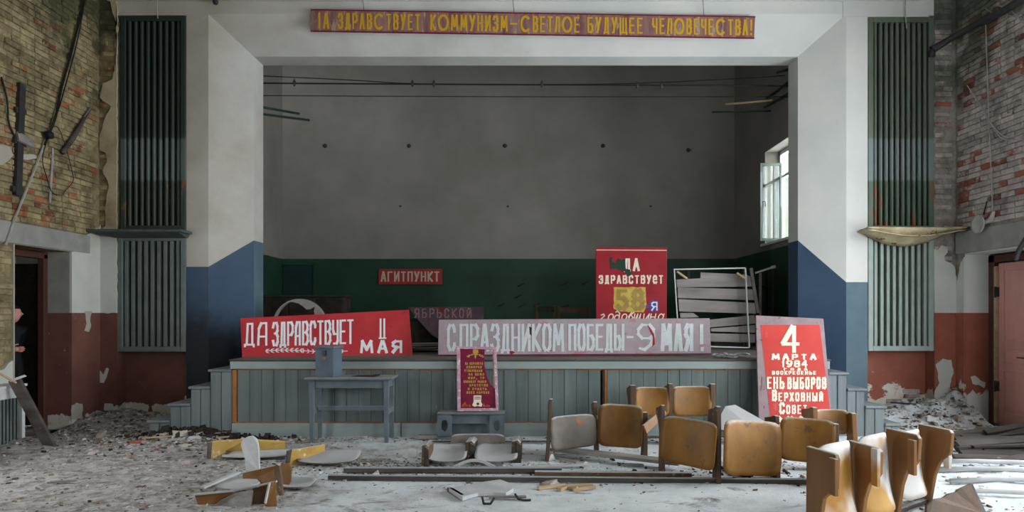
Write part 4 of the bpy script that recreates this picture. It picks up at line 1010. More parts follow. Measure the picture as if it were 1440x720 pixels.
# white iron frame with grey planks
r = thing('white_frame_rack', 'thin white frame standing before grey planks on the right of the stage', 'frame', (W(1000,490,11.35).x, 11.35, TOP))
P = Plane(TOP, 11.30, 2.4, 11.42)
for a, b, wd in (((947,379),(1048,377),.03),((948,379),(955,489),.03),((1048,377),(1053.5,489),.035),((955,486),(1053,489),.03)):
    mb = MB(); mb.obox(P(*a,0), P(*b,0), .02, wd, (0,-1,.1)); mb.obj('frame_bar', M['whitepaint'], r, bevel=.003)
for a, b in (((952,382),(966,392)),((1036,384),(1048,392))):
    mb = MB(); mb.obox(P(*a,-.02), P(*b,-.02), .03, .05, (0,-1,.1)); mb.obj('corner_block', M['rawwood'], r)
Pk = Plane(TOP, 11.46, 2.4, 11.58)
pk = thing('weathered_plank_screen', 'upright panel of loose grey weathered planks behind the white frame', 'panel', (W(1005,490,11.5).x, 11.5, TOP))
for qd in ([(951,393),(1058,388),(1060,403),(952,404)],[(953,404),(1060,407),(1061,422),(953,419)],[(954,420.5),(1062,426),(1063,441),(955,438)],[(956,440),(975,440),(983,446),(957,447)],
           [(975,452),(1061,443),(1063,455),(980,462)],[(1000,462),(1062,457),(1062,468),(1000,466)],[(990,468.5),(1062,470),(1062,482),(990,480)],[(985,383),(1050,386),(1055,390),(985,391.5)]):
    mb = MB(); qq = qd
    board_px(mb, Pk, qq, .022, 0, random.uniform(0, .01)); mb.obj('plank', M['greyplank'], pk, bevel=.003)
mb = MB(); mb.obox(Pk(1056,377,.02), Pk(1066,440,.02), .05, .025, (0,-1,.1)); mb.obj('upright', M['greyplank'], pk)
for x in (968, 1046):
    mb = MB(); mb.obox(Pk(x,380,-.03), Pk(x,487,-.03), .05, .03, (0,-1,.1)); mb.obj('rear_post', M['blackwood'], pk)
# dark rack behind, right
r = thing('dark_rack', 'dark rack of thin posts behind the planks at the right stage wall', 'rack', (W(1078,440,12.2).x, 12.2, TOP))
for x, Y, t, mt in ((1069,12.1,384,'greyplank'),(1087,12.0,376,'metal'),(1078,12.5,384,'blackwood'),(1060,12.5,380,'blackwood'),(1096,12.4,400,'metal')):
    p = W(x, t, Y); mb = MB(); mb.box(p.x-.02, p.x+.02, Y-.02, Y+.02, TOP, p.z); mb.obj('post', M[mt], r)
mb = MB(); mb.obox(W(1058,380,12.5), W(1096,383,12.4), .03, .04); mb.obj('top_rail', M['blackwood'], r)
mb = MB(); mb.obox(W(1062,384,12.1), W(1089,375,12.0), .05, .03, w2=.03); mb.obj('white_slat', M['whitepaint'], r)
mb = MB(); mb.obox(W(1085,376,12.0), W(1090,375,12.0), .05, .05); mb.obj('end_cap', M['whitepaint'], r)
for z in (1.3, 1.7, 2.1):
    mb = MB(); mb.box(W(1060,0,12.5).x, W(1096,0,12.4).x, 12.35, 12.55, z, z+.02); mb.obj('shelf', M['blackwood'], r)
# crumpled strips on the edge
rnd = random.Random(3)
mb = MB()
for k in range(9):
    a = rnd.uniform(0, 6.28); cx, cy = 2.86+rnd.uniform(-.12,.12), 9.35+rnd.uniform(-.06,.06)
    rr = rnd.uniform(.05, .13); z = TOP+.005+k*.006; n = 10
    pts = [(cx+rr*1.3*math.cos(a+i*.42), cy+rr*.45*math.sin(a+i*.42), z+.012*math.sin(i*1.3)) for i in range(n)]
    for i in range(n-1): mb.obox(pts[i], pts[i+1], .045, .003)
tag(mb.obj('paper_strips', M['plypale']), 'pale crumpled paper strips on the stage edge right of the grey banner', 'paper', kind=None)
# drum hoop
r = thing('drum_hoop', 'bent wooden hoop with torn skin standing behind the red banner', 'hoop', (W(422,495,10.5).x, 10.5, TOP))
C0 = W(422, 458.5, 10.5); C0.z = TOP+.42; RR = .405
mb = MB(); n = 48; vs = []; fs = []
for k in range(n):
    a = 2*math.pi*k/n
    for rr, yy in ((RR,-.05),(RR,.05),(RR-.02,.05),(RR-.02,-.05)): vs.append((C0.x+rr*math.cos(a), C0.y+yy, C0.z+rr*math.sin(a)))
for k in range(n):
    b = 4*k; c = 4*((k+1) % n)
    for i in range(4): fs.append((b+i, b+(i+1) % 4, c+(i+1) % 4, c+i))
mb.add(vs, fs, 0, False); mb.obj('rim', M['greyplank'], r)
mb = MB(); pts = [(C0.x+(RR-.02)*math.cos(math.radians(a)), C0.z+(RR-.02)*math.sin(math.radians(a))) for a in range(110, 19, -6)]
inn = [(C0.x+(RR-d)*math.cos(math.radians(a)), C0.z+(RR-d)*math.sin(math.radians(a))) for a, d in ((24,.06),(34,.12),(44,.09),(50,.03),(56,.11),(66,.14),(78,.11),(92,.07),(104,.04))]
mb.prism([(x, C0.y-.045, z) for x, z in pts+inn], (0,.004,0)); mb.obj('torn_skin', M['greyplank'], r)
# low dark cabinet and benches at the back of the stage
r = thing('dark_cabinet', 'low dark cabinet by the left of the green back wall', 'cabinet', (-4.3, 13.6, TOP))
mb = MB(); mb.box(-5.15, -3.5, 13.4, 13.9, TOP, 1.94); mb.obj('body', M['blackwood'], r, bevel=.01)
mb = MB(); mb.box(-5.18, -3.47, 13.37, 13.93, 1.94, 1.98); mb.obj('top', M['blackwood'], r, bevel=.005)
for k in range(3):
    mb = MB(); mb.box(-5.12+k*.54, -4.62+k*.54, 13.385, 13.4, 1.1, 1.9); d = mb.obj('door', M['blackwood'], r, bevel=.005)
    mb = MB(); mb.tube([(-4.7+k*.54,13.385,1.5),(-4.7+k*.54,13.36,1.5)], .015); mb.obj('knob', M['metal'], d)
M['brown'] = mat('dark_brown_chair_wood', (66,46,30), (88,62,40), 6, rough=.6, var=.05)
def stagechair(x0, x1, Y, zt, mt, label):
    r = thing('wooden_chair', label, 'chair', ((x0+x1)/2, Y, TOP), 'old chairs at the back of the stage')
    mb = MB(); mb.box(x0, x1, Y, Y+.4, TOP+.42, TOP+.45); mb.obj('seat', M[mt], r, bevel=.004)
    mb = MB(); mb.box(x0+.02, x1-.02, Y-.03, Y-.005, zt-.12, zt-.02); mb.obj('backrest', M[mt], r, bevel=.004)
    for x in (x0+.02, x1-.02):
        mb = MB(); mb.box(x-.02, x+.02, Y-.025, Y+.01, TOP, zt); mb.obj('leg', M['brown'], r, bevel=.003)
        mb = MB(); mb.box(x-.02, x+.02, Y+.36, Y+.40, TOP, TOP+.42); mb.obj('leg', M['brown'], r, bevel=.003)
    return r
a = stagechair(W(754,0,12.2).x, W(781,0,12.2).x, 12.2, 1.765, 'blackwood', 'dark old chair behind the grey banner, left one of the pair')
b = stagechair(W(784,0,12.05).x, W(830,0,12.05).x, 12.05, 1.745, 'brown', 'brown old chair behind the grey banner beside the crimson poster')
# plank pile on stage between the banners
pl = thing('plank_pile', 'pile of dark broken planks on the stage between the two long banners', 'planks', (-1.5, 10.7, TOP))
rnd = random.Random(12)
for k in range(14):
    x = -1.95+rnd.random()*.5; yy = 10.15+rnd.random()*1.1; z = TOP+.02+.028*(k//3); L = rnd.uniform(.5, .95); a = rnd.uniform(-.25, .25)
    mb = MB(); mb.obox((x, yy, z), (x+L*math.cos(a), yy+L*math.sin(a), z+rnd.uniform(-.005,.01)), rnd.uniform(.06,.13), .022); mb.obj('plank', M['darkwood'], pl)
# back wall: door outline, anchors and little brackets
mb = MB(); x0, x1 = W(398,0,SY).x, W(441,0,SY).x
mb.box(x0, x1, SY-.03, SY, TOP, 2.66, 0); mb.box(x0-.0, x1+.05, SY-.05, SY, 2.66, 2.71, 1); mb.box(x1, x1+.05, SY-.05, SY, TOP, 2.66, 1)
struct(mb.obj('door_3', [mat('dark_teal_door', (16,40,40), (24,50,48), 3, var=0), M['green']], bevel=.005))
for i, (x, y) in enumerate(((457,205),(575,205),(710,205),(848,205),(968,211),(563,290),(714,290),(915,290))):
    p = W(x, y, SY); mb = MB(); rr = .03 if i < 5 else .016
    mb.tube([(p.x,SY-.002,p.z),(p.x,SY-.02,p.z),(p.x,SY-.05,p.z-.01)], [rr*1.6, rr, rr*.5], 8)
    if i in (4,): mb.tube([(p.x,SY-.04,p.z),(p.x+.06,SY-.06,p.z-.02)], .012, 6)
    pos = ['far left', 'second from the left', 'above the centre', 'second from the right', 'far right'][i] if i < 5 else ['left', 'middle', 'right'][i-5]
    tag(mb.obj('wall_anchor', M['metal']), ('%s black anchor of the upper row on the grey back wall' if i < 5 else '%s small dark anchor of the lower row on the grey back wall') % pos, 'anchor', 'anchors in the back wall')
for i, (x, y) in enumerate(((733,401),(795,399),(729,417),(755,429),(735,430),(795,431),(705,429),(824,398))):
    p = W(x, y, SY); mb = MB(); mb.obox((p.x-.07,SY-.012,p.z-.03), (p.x+.07,SY-.05,p.z+.04), .025, .02)
    mb.box(p.x-.08, p.x-.02, SY-.02, SY, p.z-.04, p.z-.0)
    tag(mb.obj('wall_bracket', M['blackwood']), 'small slanting black bracket on the green back wall', 'bracket', 'slanting brackets on the green wall')
# ================================================================== SEATS
def frame_vecs(e):
    e = Vector((e[0], e[1], 0)).normalized(); return e, Vector((e.y*-1, e.x, 0))
def side_panel(base, e, zt, th, shape='full', lean=0.):
    # profile in (t along e, z) ; extruded along the row direction
    e = Vector((e[0], e[1], 0)).normalized(); d = Vector((-e.y, e.x, 0))
    k = zt/.68
    if shape == 'full': pr = [(-.03,0),(.15,0),(.17,.12),(.20,.28),(.25,.40),(.33,.46),(.36,.50),(.37,.66),(.34,.685),(.0,.68),(-.005,.60),(.0,.45),(-.01,.30),(-.03,.15)]
    elif shape == 'straight': pr = [(-.01,0),(.15,0),(.16,.20),(.20,.36),(.30,.44),(.34,.46),(.35,.66),(.33,.69),(.0,.68)]
    else: pr = [(.0,0),(.16,0),(.15,.2),(.13,.4),(.20,.5),(.30,.56),(.30,.62),(.10,.66),(.06,.68),(-.0,.68),(-.01,.4)]
    base = Vector(base); mb = MB()
    P_ = [base+e*t+Vector((0,0,z*k))+d*(lean*z)-d*th/2 for t, z in pr]
    mb.prism(P_, d*th); return mb
def lab(o, l): o['label'] = l; return o
# ---- row turned to the window, lower right (four side panels, three seats)
row = thing('theatre_seat_row', 'nearest row of ochre plywood seats at the lower right, sunlit and seen from the side', 'seat row', (2.7, 5.35, .01), 'rows of cinema seats')
A = Vector((2.03,4.85,.0)); B = Vector((3.38,5.85,0)); e = (.15,-.99)
for i in range(4):
    b = A.lerp(B, i/3); b.z = fh(b.x, b.y)*.5
    side_panel(b, e, (.685,.665,.70,.68)[i]-b.z, .034, 'straight' if i == 0 else 'full', (.0,.0,.03,.04)[i]).obj('side_panel', M['side'], row, bevel=.005)
    ev = Vector((.15,-.99,0)).normalized(); dv = (B-A).normalized()
    mb = MB(); q = b+ev*.325-dv*(.03 if i != 3 else -.03)
    if i == 3: mb.obox(q+Vector((0,0,.66)), q+Vector((0,0,.36)), .03, .06, ev)
    else: mb.obox(q+Vector((0,0,.665)), q+Vector((0,0,.40 if i else .42)), .028, .07, ev)
    mb.obj('armrest_batten', M['plydust' if i in (1,3) else 'side'], row, bevel=.003)
for i in range(3):
    a = A.lerp(B, (i+.5)/3); dv = (B-A).normalized(); ev = Vector((.6,-.8,0)); a = a+Vector((.02,-.10,0))
    lean = Vector((-ev.x*.16, -ev.y*.16, 1)).normalized()
    mb = MB(); mb.shell(a+ev*.02+Vector((0,0,.40)), dv, lean, .50, .60 if i < 2 else .54, -.055, .02, .013, 5, wave=.012); mb.obj('seat', M['plydust'], row)
mb = MB(); a = A+Vector((.48,-.64,0))*.12; b = B+Vector((.48,-.64,0))*.12; mb.obox(a+Vector((0,0,.055)), b+Vector((0,0,.055)), .05, .03); mb.obj('floor_rail', M['darkwood'], row, bevel=.003)
# ---- rows seen from behind
def back_row(label, posts, panels, e, smat='sidedark', rail=True, shape='thin'):
    cx = sum(p[0] for p in posts)/len(posts); cy = sum(p[1] for p in posts)/len(posts)
    r = thing('theatre_seat_row', label, 'seat row', (cx, cy, .01), 'rows of cinema seats')
    for p in posts:
        z0 = fh(p[0], p[1])*.6
        o = side_panel((p[0], p[1], z0), e, p[2]-z0, p[4] if len(p) > 4 else .045, shape, p[3] if len(p) > 3 else 0).obj('side_panel', M[smat], r, bevel=.004)
        mb = MB(); ev = Vector((*e, 0)).normalized(); q = Vector((p[0]+(p[3] if len(p) > 3 else 0)*p[2]*-ev.y*1.0, p[1], 0))
    for (i, z0, z1, mt, t, rot, wf2) in panels:
        a = Vector(posts[i][:2]+(0,)); b = Vector(posts[i+1][:2]+(0,)); dv = (b-a).normalized(); w_ = (b-a).length
        ev = Vector((-dv.y, dv.x, 0))
        c = (a+b)/2+ev*t+Vector((0,0,(z0+z1)/2))
        Rr = Matrix.Rotation(math.radians(rot), 3, ev)
        mb = MB(); mb.shell(c, Rr @ dv, Rr @ (Vector((0,0,1))+ev*.10), w_*wf2, z1-z0, .05, -.01, .013, 7); mb.obj('seat', M[mt], r)
    if rail:
        for i in range(len(posts)-1):
            a = Vector(posts[i][:2]+(.10,)); b = Vector(posts[i+1][:2]+(.10,)); mb = MB(); mb.obox(a+Vector((0,.08,0)), b+Vector((0,.08,0)), .04, .03); mb.obj('cross_bar', M['sidedark'], r)
    return r
back_row('middle row with one dusty grey and one amber seat, left of the other seats', [(.27,7.44,.69,-.06,.036),(.85,7.78,.615,.03,.045),(1.37,7.62,.52,.0,.05)],
    [(0,.115,.485,'plygrey',.03,0,.90),(1,.12,.60,'ply',-.02,1,.92)], (0,1), rail=False)
back_row('rear row of two ochre seats nearest to the stage front', [(1.35,8.35,.745,.0,.07),(1.81,8.33,.765,0,.05),(2.33,8.35,.76,.0,.06)],
    [(0,.36,.72,'ply',.05,0,.90),(1,.36,.73,'ply',.05,0,.92)], (0,1))
back_row('long front row of three amber seats right of the centre', [(1.414,6.86,.70,0,.036),(1.852,6.44,.745,0,.042),(2.483,6.62,.63,.02,.04),(2.95,6.42,.585,.0,.05)],
    [(0,.14,.60,'ply',-.01,2,.99),(1,.08,.60,'ply',-.01,5,.96),(2,.20,.62,'ply',.02,2,.97)], (0,1), rail=False)
back_row('short piece of a seat row between the election poster and the sunlit row', [(3.02,7.0,.66,.03,.05),(3.42,7.0,.60,.03,.05)], [(0,.36,.62,'ply',.15,0,.85)], (0,1), smat='side')
# ---- small loose boards and arms: corners as seen, each with its own depth
def slabp(name, mtl, pts, th, parent=None, label=None, cat=None, group=None, m2=None, bevel=.003):
    P_ = [W(x, y, Y) for x, y, Y in pts]
    n = (P_[1]-P_[0]).cross(P_[2]-P_[0]).normalized()
    if n.y < 0: n = -n
    mb = MB(); mb.prism(P_, n*th); o = mb.obj(name, [M[mtl]]+([M[m2]] if m2 else []), parent, bevel=bevel)
    if cat: tag(o, label, cat, group)
    elif label: o['label'] = label
    return o
slabp('broken_board', 'side', [(905,598,7.3),(934,574,7.6),(938,582,7.6),(910,610,7.3)], .03, None, 'ochre wooden seat arm slanting between the amber seats', 'board')
slabp('seat_board', 'plygrey', [(1003,603,7.9),(1020,571,8.3),(1034,569,8.35),(1075,592,8.0),(1070,612,7.7)], .02, None, 'tilted grey board behind the front row of amber seats', 'board')
# ---- overturned seats lying before the small cabinet
def fallen(label):
    r = thing('fallen_seat_row', label, 'seat row', (W(660,655,7.3).x, 7.3, .01), 'rows of cinema seats')
    for x, yb, yt, wd in ((597,658,625,.07),(660,651,620,.10),(725,652,619,.10)):
        Y = H*F/(yb-VY); a = W(x, yb, Y); h = (yb-yt)/F*Y
        mb = MB(); mb.prism([(a.x-wd/2,Y,.0),(a.x+wd/2,Y,.0),(a.x+wd*.55,Y,h*.85),(a.x+wd*.2,Y,h),(a.x-wd*.4,Y,h*.95)], (.02,.28,0)); mb.obj('side_panel', M['sidedark'], r, bevel=.004)
        mb = MB(); mb.prism([(a.x+wd*.1,Y-.012,.01),(a.x+wd*.62,Y-.012,.01),(a.x+wd*.62,Y-.012,h*.8),(a.x+wd*.1,Y-.012,h*.92)], (0,.012,0)); mb.obj('edge_batten', M['darkwood'], r)
    for xa, xb, y in ((602,657,645),(668,728,643)):
        a = W(xa,y,7.4); b = W(xb,y,7.4); c = (a+b)/2; c.z = .085
        mb = MB(); mb.shell(c, (1,0,0), (0,1,.30), (b-a).length*1.0, .40, .035, .03, .013, 5); mb.obj('seat', M['plygrey'], r)
    a = W(672,630,7.75); mb = MB(); mb.shell((a.x,7.78,.14), (1,0,0), (0,.5,1), .62, .22, .01, .01, .012, 6); mb.obj('backrest', M['plygrey'], r)
    return r
fallen('overturned seat row lying on the floor before the small grey cabinet')
# ---- broken seat parts, lower left: four individual heaps
yb1 = thing('broken_chair', 'broken yellow seat panels lying behind the white upright panel', 'seat', (W(350,645,7.6).x, 7.6, .01))
slabp('side_panel', 'plyyellow', [(299,622,7.55),(345,619,7.65),(401,622,7.9),(401,640,7.9),(370,644,7.8),(345,636,7.7),(318,634,7.65),(306,645,7.55),(297,645,7.52)], .02, yb1)
slabp('edge_batten', 'darkwood', [(294,622,7.48),(299,621,7.52),(297,645,7.48),(293,644,7.46)], .03, yb1)
c = W(360,644,7.5); mb = MB(); mb.shell((c.x,7.62,.04), (1,.12,0), (0,1,.10), .76, .26, .02, .02, .012, 5); mb.obj('seat', M['plypale'], yb1)
yb2 = thing('broken_chair', 'broken yellow seat panel with a curved grey seat sheet, left of the table leg', 'seat', (W(450,655,7.3).x, 7.3, .01))
slabp('side_panel', 'plyyellow', [(410,633,7.25),(457,625,7.5),(457,641,7.5),(440,645,7.42),(422,655,7.3),(408,656,7.25)], .022, yb2)
slabp('edge_batten', 'darkwood', [(405,634,7.2),(411,631,7.24),(407,656,7.2),(403,654,7.18)], .03, yb2)
c = W(462,652,7.3); mb = MB(); mb.shell((c.x,7.35,.055), (1,-.1,.02), (.1,1,.22), .66, .36, .03, .03, .012, 4); mb.obj('seat', M['plygrey'], yb2)
yb3 = thing('broken_chair', 'broken brown seat with a white panel standing upright, lower left', 'seat', (W(370,680,6.5).x, 6.5, .01))
slabp('upright_panel', 'plypale', [(338,624,6.95),(341,618,6.95),(348,614,6.95),(355,613,6.95),(361,618,6.95),(363,626,6.93),(364,640,6.9),(365,663,6.85),(345,663,6.85),(344,645,6.88),(341,634,6.93)], .03, yb3, 'dusty white upright panel', bevel=.006)
slabp('back_board', 'amber', [(341,666,6.42),(366,660,6.42),(406,651,6.42),(410,660,6.38),(409,678,6.32),(404,686,6.29),(398,691,6.27),(380,688,6.30),(341,680,6.40)], .02, yb3)
slabp('end_panel', 'sidedark', [(385,656,6.14),(389,652,6.14),(393,654,6.14),(396,675,6.10),(398,699,6.05),(394,700,6.04),(388,690,6.06),(386,672,6.1)], .035, yb3, bevel=.006)
c = W(417,688,6.35); mb = MB(); mb.shell((c.x,6.34,.035), (1,-.15,0), (.15,1,.06), .32, .30, .01, .02, .012, 4); mb.obj('seat', M['plygrey'], yb3)
yb4 = thing('broken_chair', 'overturned brown seat box at the bottom edge, lower left', 'seat', (W(330,715,5.75).x, 5.75, .01))
slabp('side_panel', 'amber', [(273,695,5.80),(330,690,5.86),(318,704,5.80),(300,722,5.73),(283,722,5.72)], .02, yb4)
slabp('seat', 'plygrey', [(356,689,5.80),(340,691,5.79),(326,695,5.77),(311,703,5.74),(300,712,5.71),(293,723,5.68),(352,723,5.68)], .014, yb4, bevel=.004)
slabp('inner_board', 'brown', [(355,687,5.84),(382,680,5.88),(376,706,5.80),(362,723,5.74),(350,723,5.73)], .02, yb4)
slabp('back_board', 'amber', [(381,679,5.80),(388,677,5.82),(390,719,5.70),(362,723,5.68),(375,707,5.72)], .02, yb4)
mb = MB(); mb.obox(W(379,679,5.78), W(373,708,5.70), .012, .03, (0,-1,0)); mb.obj('pale_edge', M['plypale'], yb4)
mb = MB(); mb.obox(W(272,695.5,5.79), W(330,690,5.85), .03, .012); mb.obj('top_edge', M['plypale'], yb4)
mb = MB(); mb.obox(W(330,690,5.85), W(389,677,5.84), .03, .012); mb.obj('top_edge', M['plypale'], yb4)
mb = MB(); mb.prism([G(x, y, .075) for x, y in ((302,684),(318,674),(345,668),(360,672),(366,678),(352,684),(325,687))][::-1], (0,0,-.014)); mb.obj('loose_sheet', M['plypale'], yb4, bevel=.003)
mb = MB(); mb.obox(G(284,686,.09), G(336,664,.10), .05, .02); mb.obj('batten', M['plypale'], yb4, bevel=.003)
# light side panel lying in the centre
r = thing('loose_side_panel', 'pale curved seat side panel lying flat in the centre foreground', 'board', (W(675,690,6.3).x, 6.3, .01))
mb = MB(); top = [(631,683),(655,679),(680,674),(704,671),(718,676),(722,684),(712,690),(695,689),(672,690),(650,696)]
P_ = [G(x, y+3, .055) for x, y in top]; mb.prism(P_[::-1], (0,0,-.035)); mb.obj('board', M['plypale'], r, bevel=.005)
mb = MB(); a = G(631,688,.03); b = G(651,700,.03); mb.obox(a, b, .035, .05); mb.obj('edge_batten', M['sidedark'], r, bevel=.003)
# raw wood sticks
for i, (x0, y0, x1, y1, wd, l) in enumerate(((756,690,795,685,.045,'longest pale split stick in the centre foreground'),(786,692,800,688,.05,'short split wood block among the pale sticks'),(795,687,834,686,.045,'pale stick lying across the others'),(806,692,838,690,.04,'pale stick nearest to the camera in the small heap'),(800,689,812,692,.04,'small pale chip between the split sticks'))):
    a = G(x0, y0, .0); b = G(x1, y1, .0); a.z = fh(a.x,a.y)+.014; b.z = fh(b.x,b.y)+.016+.004*i
    mb = MB(); mb.obox(a, b, wd, .03, w2=wd*.6); tag(mb.obj('wood_stick', M['rawwood'], bevel=.004), l, 'stick', 'split sticks on the floor')
# bent iron brackets
for pts, l in ((((678,698),(680,709),(690,711),(695,700)), 'small bent black iron bracket left of the other'),(((724,694),(729,702),(737,705),(744,706),(746,703)), 'larger bent black iron bracket in the centre foreground')):
    Y = H*F/(max(p[1] for p in pts)-VY+1); P_ = []
    for x, y in pts:
        p = W(x, y, Y); p.z = max(p.z, .022); P_.append(p)
    mb = MB()
    for a, b in zip(P_, P_[1:]): mb.obox(a, b+(b-a).normalized()*.004, .018, .01, (0,-1,0))
    tag(mb.obj('iron_bracket', M['metal']), l, 'bracket')
# long battens on the floor
def floorbar(name, label, mtl, a, b, wd, th, z=.02, cat='batten', group=None, lift=0.):
    pa = G(*a, z); pb = G(*b, z); pa.z = max(fh(pa.x,pa.y), 0)+th/2+lift; pb.z = max(fh(pb.x,pb.y), 0)+th/2+(lift if isinstance(lift,(int,float)) else 0)
    mb = MB()
    n = 6
    mb.obox(pa, pb, wd, th); return tag(mb.obj(name, M[mtl], bevel=.004), label, cat, group)
floorbar('wooden_batten', 'long dark batten on the floor, the rear one of the long pair', 'dustywood', (484,664), (790,664), .06, .05, lift=.01)
floorbar('wooden_batten', 'reddish dark batten under the amber seats, carrying on the rear batten', 'sidedark', (752,667), (972,670), .07, .04, lift=.01)
floorbar('iron_pipe', 'long grey pipe on the floor running under the front seat row', 'dustywood', (462,674), (1140,679), .05, .045, cat='pipe', lift=.012)
floorbar('plank', 'wide grey dusty plank lying before the middle seats', 'greyplank', (778,639), (958,660), .17, .035, lift=.06, cat='plank')
floorbar('plank', 'thin pale plank just behind the rear long batten', 'plypale', (640,663), (842,655), .06, .02, cat='plank', lift=.02)
floorbar('plank', 'dark plank on the floor under the front seat row', 'darkwood', (1000,650), (1052,672), .12, .03, cat='plank', lift=.012)
floorbar('plank', 'thin dark strip on the floor before the small cabinet', 'darkwood', (600,622), (800,622), .05, .02, cat='plank', lift=.015)
floorbar('wood_block', 'pale wood block against the stage left of the small cabinet', 'greyplank', (588,617), (616,617), .08, .05, cat='block', lift=.01)
mb = MB(); a = G(638,660,.0); b = G(696,660,.0); n = 12
pts = [a.lerp(b, i/n)+Vector((0,.0,.02+.075*math.sin(math.pi*i/n))) for i in range(n+1)]
for p, q in zip(pts, pts[1:]): mb.obox(p, q, .02, .03, (0,0,1))
tag(mb.obj('bent_strip', M['plypale']), 'pale bent plywood strip arching over the debris before the overturned seats', 'strip')
# ---- planks heap and white laths at the right
ph_ = thing('dark_plank_heap', 'heap of dark planks before the pink door', 'planks', (5.3, 8.3, .02))
for k, (a, b, wd, th, z) in enumerate((((1336,622,8.7),(1452,606,8.35),.16,.03,0),((1326,631,8.3),(1452,617,8.2),.15,.03,0),((1345,638,8.0),(1456,628,8.0),.14,.03,0),((1337,612,8.75),(1446,601,8.5),.14,.03,0),((1352,644,7.7),(1456,640,7.7),.16,.03,0),((1385,608,8.5),(1450,597,8.45),.12,.03,0),((1340,649,7.6),(1420,655,7.5),.10,.025,0),((1405,660,7.3),(1456,640,7.5),.12,.03,0))):
    pa = W(*a); pb = W(*b); pa.z = max(pa.z, .03); pb.z = max(pb.z, .03)
    mb = MB(); mb.obox(pa, pb, wd*.75, th*1.5, (0,-.5,1)); mb.obj('plank', M['darkplank'], ph_, bevel=.004)
rnd = random.Random(77)
for k in range(12):
    Y = rnd.uniform(7.7, 8.75); xa = 1338+rnd.uniform(0, 40)+(8.75-Y)*5; x0 = (xa-VX)/F*Y; L = rnd.uniform(.5, 1.1); x1 = min(x0+L, 6.4); z = rnd.uniform(.02, .10)
    mb = MB(); mb.obox((x0, Y, z), (x1, Y+rnd.uniform(-.15,.1), z+rnd.uniform(.0,.06)), rnd.uniform(.07,.13), .03, (0,rnd.uniform(-.7,.2),1)); mb.obj('plank', M['darkplank'], ph_, bevel=.004)
for k, (a, b, wd, l) in enumerate((((1322,655),(1500,663),.07,'farthest'),((1318,668),(1510,676),.08,'second'),((1336,683),(1520,689),.07,'third'),((1345,697),(1500,703),.06,'nearest'),)):
    pa = G(*a, 0); pb = G(*b, 0); pa.z = fh(pa.x,pa.y)+.03; pb.z = fh(pb.x,pb.y)+.035
    mb = MB(); mb.tube([pa, pa.lerp(pb,.3)+Vector((0,.01,.006)), pa.lerp(pb,.6)+Vector((0,-.01,.004)), pb], [wd*.36,wd*.33,wd*.36,wd*.28], 8)
    tag(mb.obj('white_lath', M['plypale']), '%s of the white dusty laths lying at the lower right' % l, 'lath', 'white laths at the lower right')
# broken brown seat at the bottom right
bs = thing('broken_chair', 'broken dark brown seat box at the bottom right edge', 'seat', (W(1345,715,5.6).x, 5.6, .01))
slabp('side_panel', 'brown', [(1303,712,5.35),(1312,702,5.4),(1326,700,5.45),(1335,694,5.5),(1344,692,5.52),(1352,686,5.55),(1366,680,5.6),(1383,722,5.45),(1383,745,5.35),(1303,745,5.2)], .02, bs)
slabp('end_panel', 'metal', [(1364,681,5.6),(1368,680,5.6),(1388,722,5.5),(1388,745,5.4),(1382,745,5.4),(1381,722,5.48)], .03, bs)
slabp('inner_board', 'plydust', [(1288,722,5.5),(1303,715,5.5),(1303,745,5.3),(1280,745,5.3)], .02, bs)
# ---- radiator screen and leaning plank at the left edge
r = thing('radiator_screen', 'grey slatted radiator screen at the left edge with a white top board', 'screen', (-6.15, 7.7, .01))
xs_ = -6.03; y0, y1 = 6.6, 8.27
mb = MB(); mb.box(xs_-.28, xs_+.02, y0, y1+.02, .745, .775); mb.obj('top_board', M['whitepaint'], r, bevel=.005)
mb = MB(); mb.box(xs_-.02, xs_, y0, y1, .62, .745); mb.obj('rail', M['whitepaint'], r, bevel=.003)
mb = MB(); mb.box(xs_-.02, xs_, y0, y1, .03, .10); mb.obj('rail', M['gloL'], r, bevel=.003)
mb = MB(); mb.box(-.006, .006, -.015, .015, .10, .62); me = mb.mesh('slat', M['gloL'], bevel=.002)
y = y0+.03
while y < y1-.09: o = link('slat', me, r, (xs_-.012, y, 0)); o.matrix_parent_inverse = Matrix.Translation(-r.location); y += .055
mb = MB(); mb.box(xs_-.06, xs_+.005, y1-.05, y1, .01, .745); mb.obj('corner_post', M['whitepaint'], r, bevel=.004)
mb = MB(); mb.box(xs_-.27, xs_-.06, y1-.03, y1-.01, .01, .745); mb.obj('end_panel', M['gloL'], r)
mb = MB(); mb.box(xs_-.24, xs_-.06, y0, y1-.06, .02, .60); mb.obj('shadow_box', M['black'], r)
mb = MB(); mb.obox(W(20,533,7.95), W(74,634,8.12), .13, .045, (0,-1,0)); tag(mb.obj('leaning_plank', M['darkwood'], bevel=.005), 'dark plank leaning against the radiator screen at the left', 'plank')
mb = MB(); mb.obox(W(-6,522,7.7), W(22,538,7.9), .05, .02, (0,-.3,1)); mb.obox
tag(mb.obj('wood_scrap', M['rawwood'], bevel=.003), 'pale wood scrap on the radiator screen, farther from the door', 'scrap')
mb = MB(); mb.obox(W(14,536,7.88), W(36,528,8.0), .05, .015, (0,-.3,1)); tag(mb.obj('wood_scrap', M['plypale'], bevel=.003), 'white splinter lying across the top of the leaning plank', 'scrap')
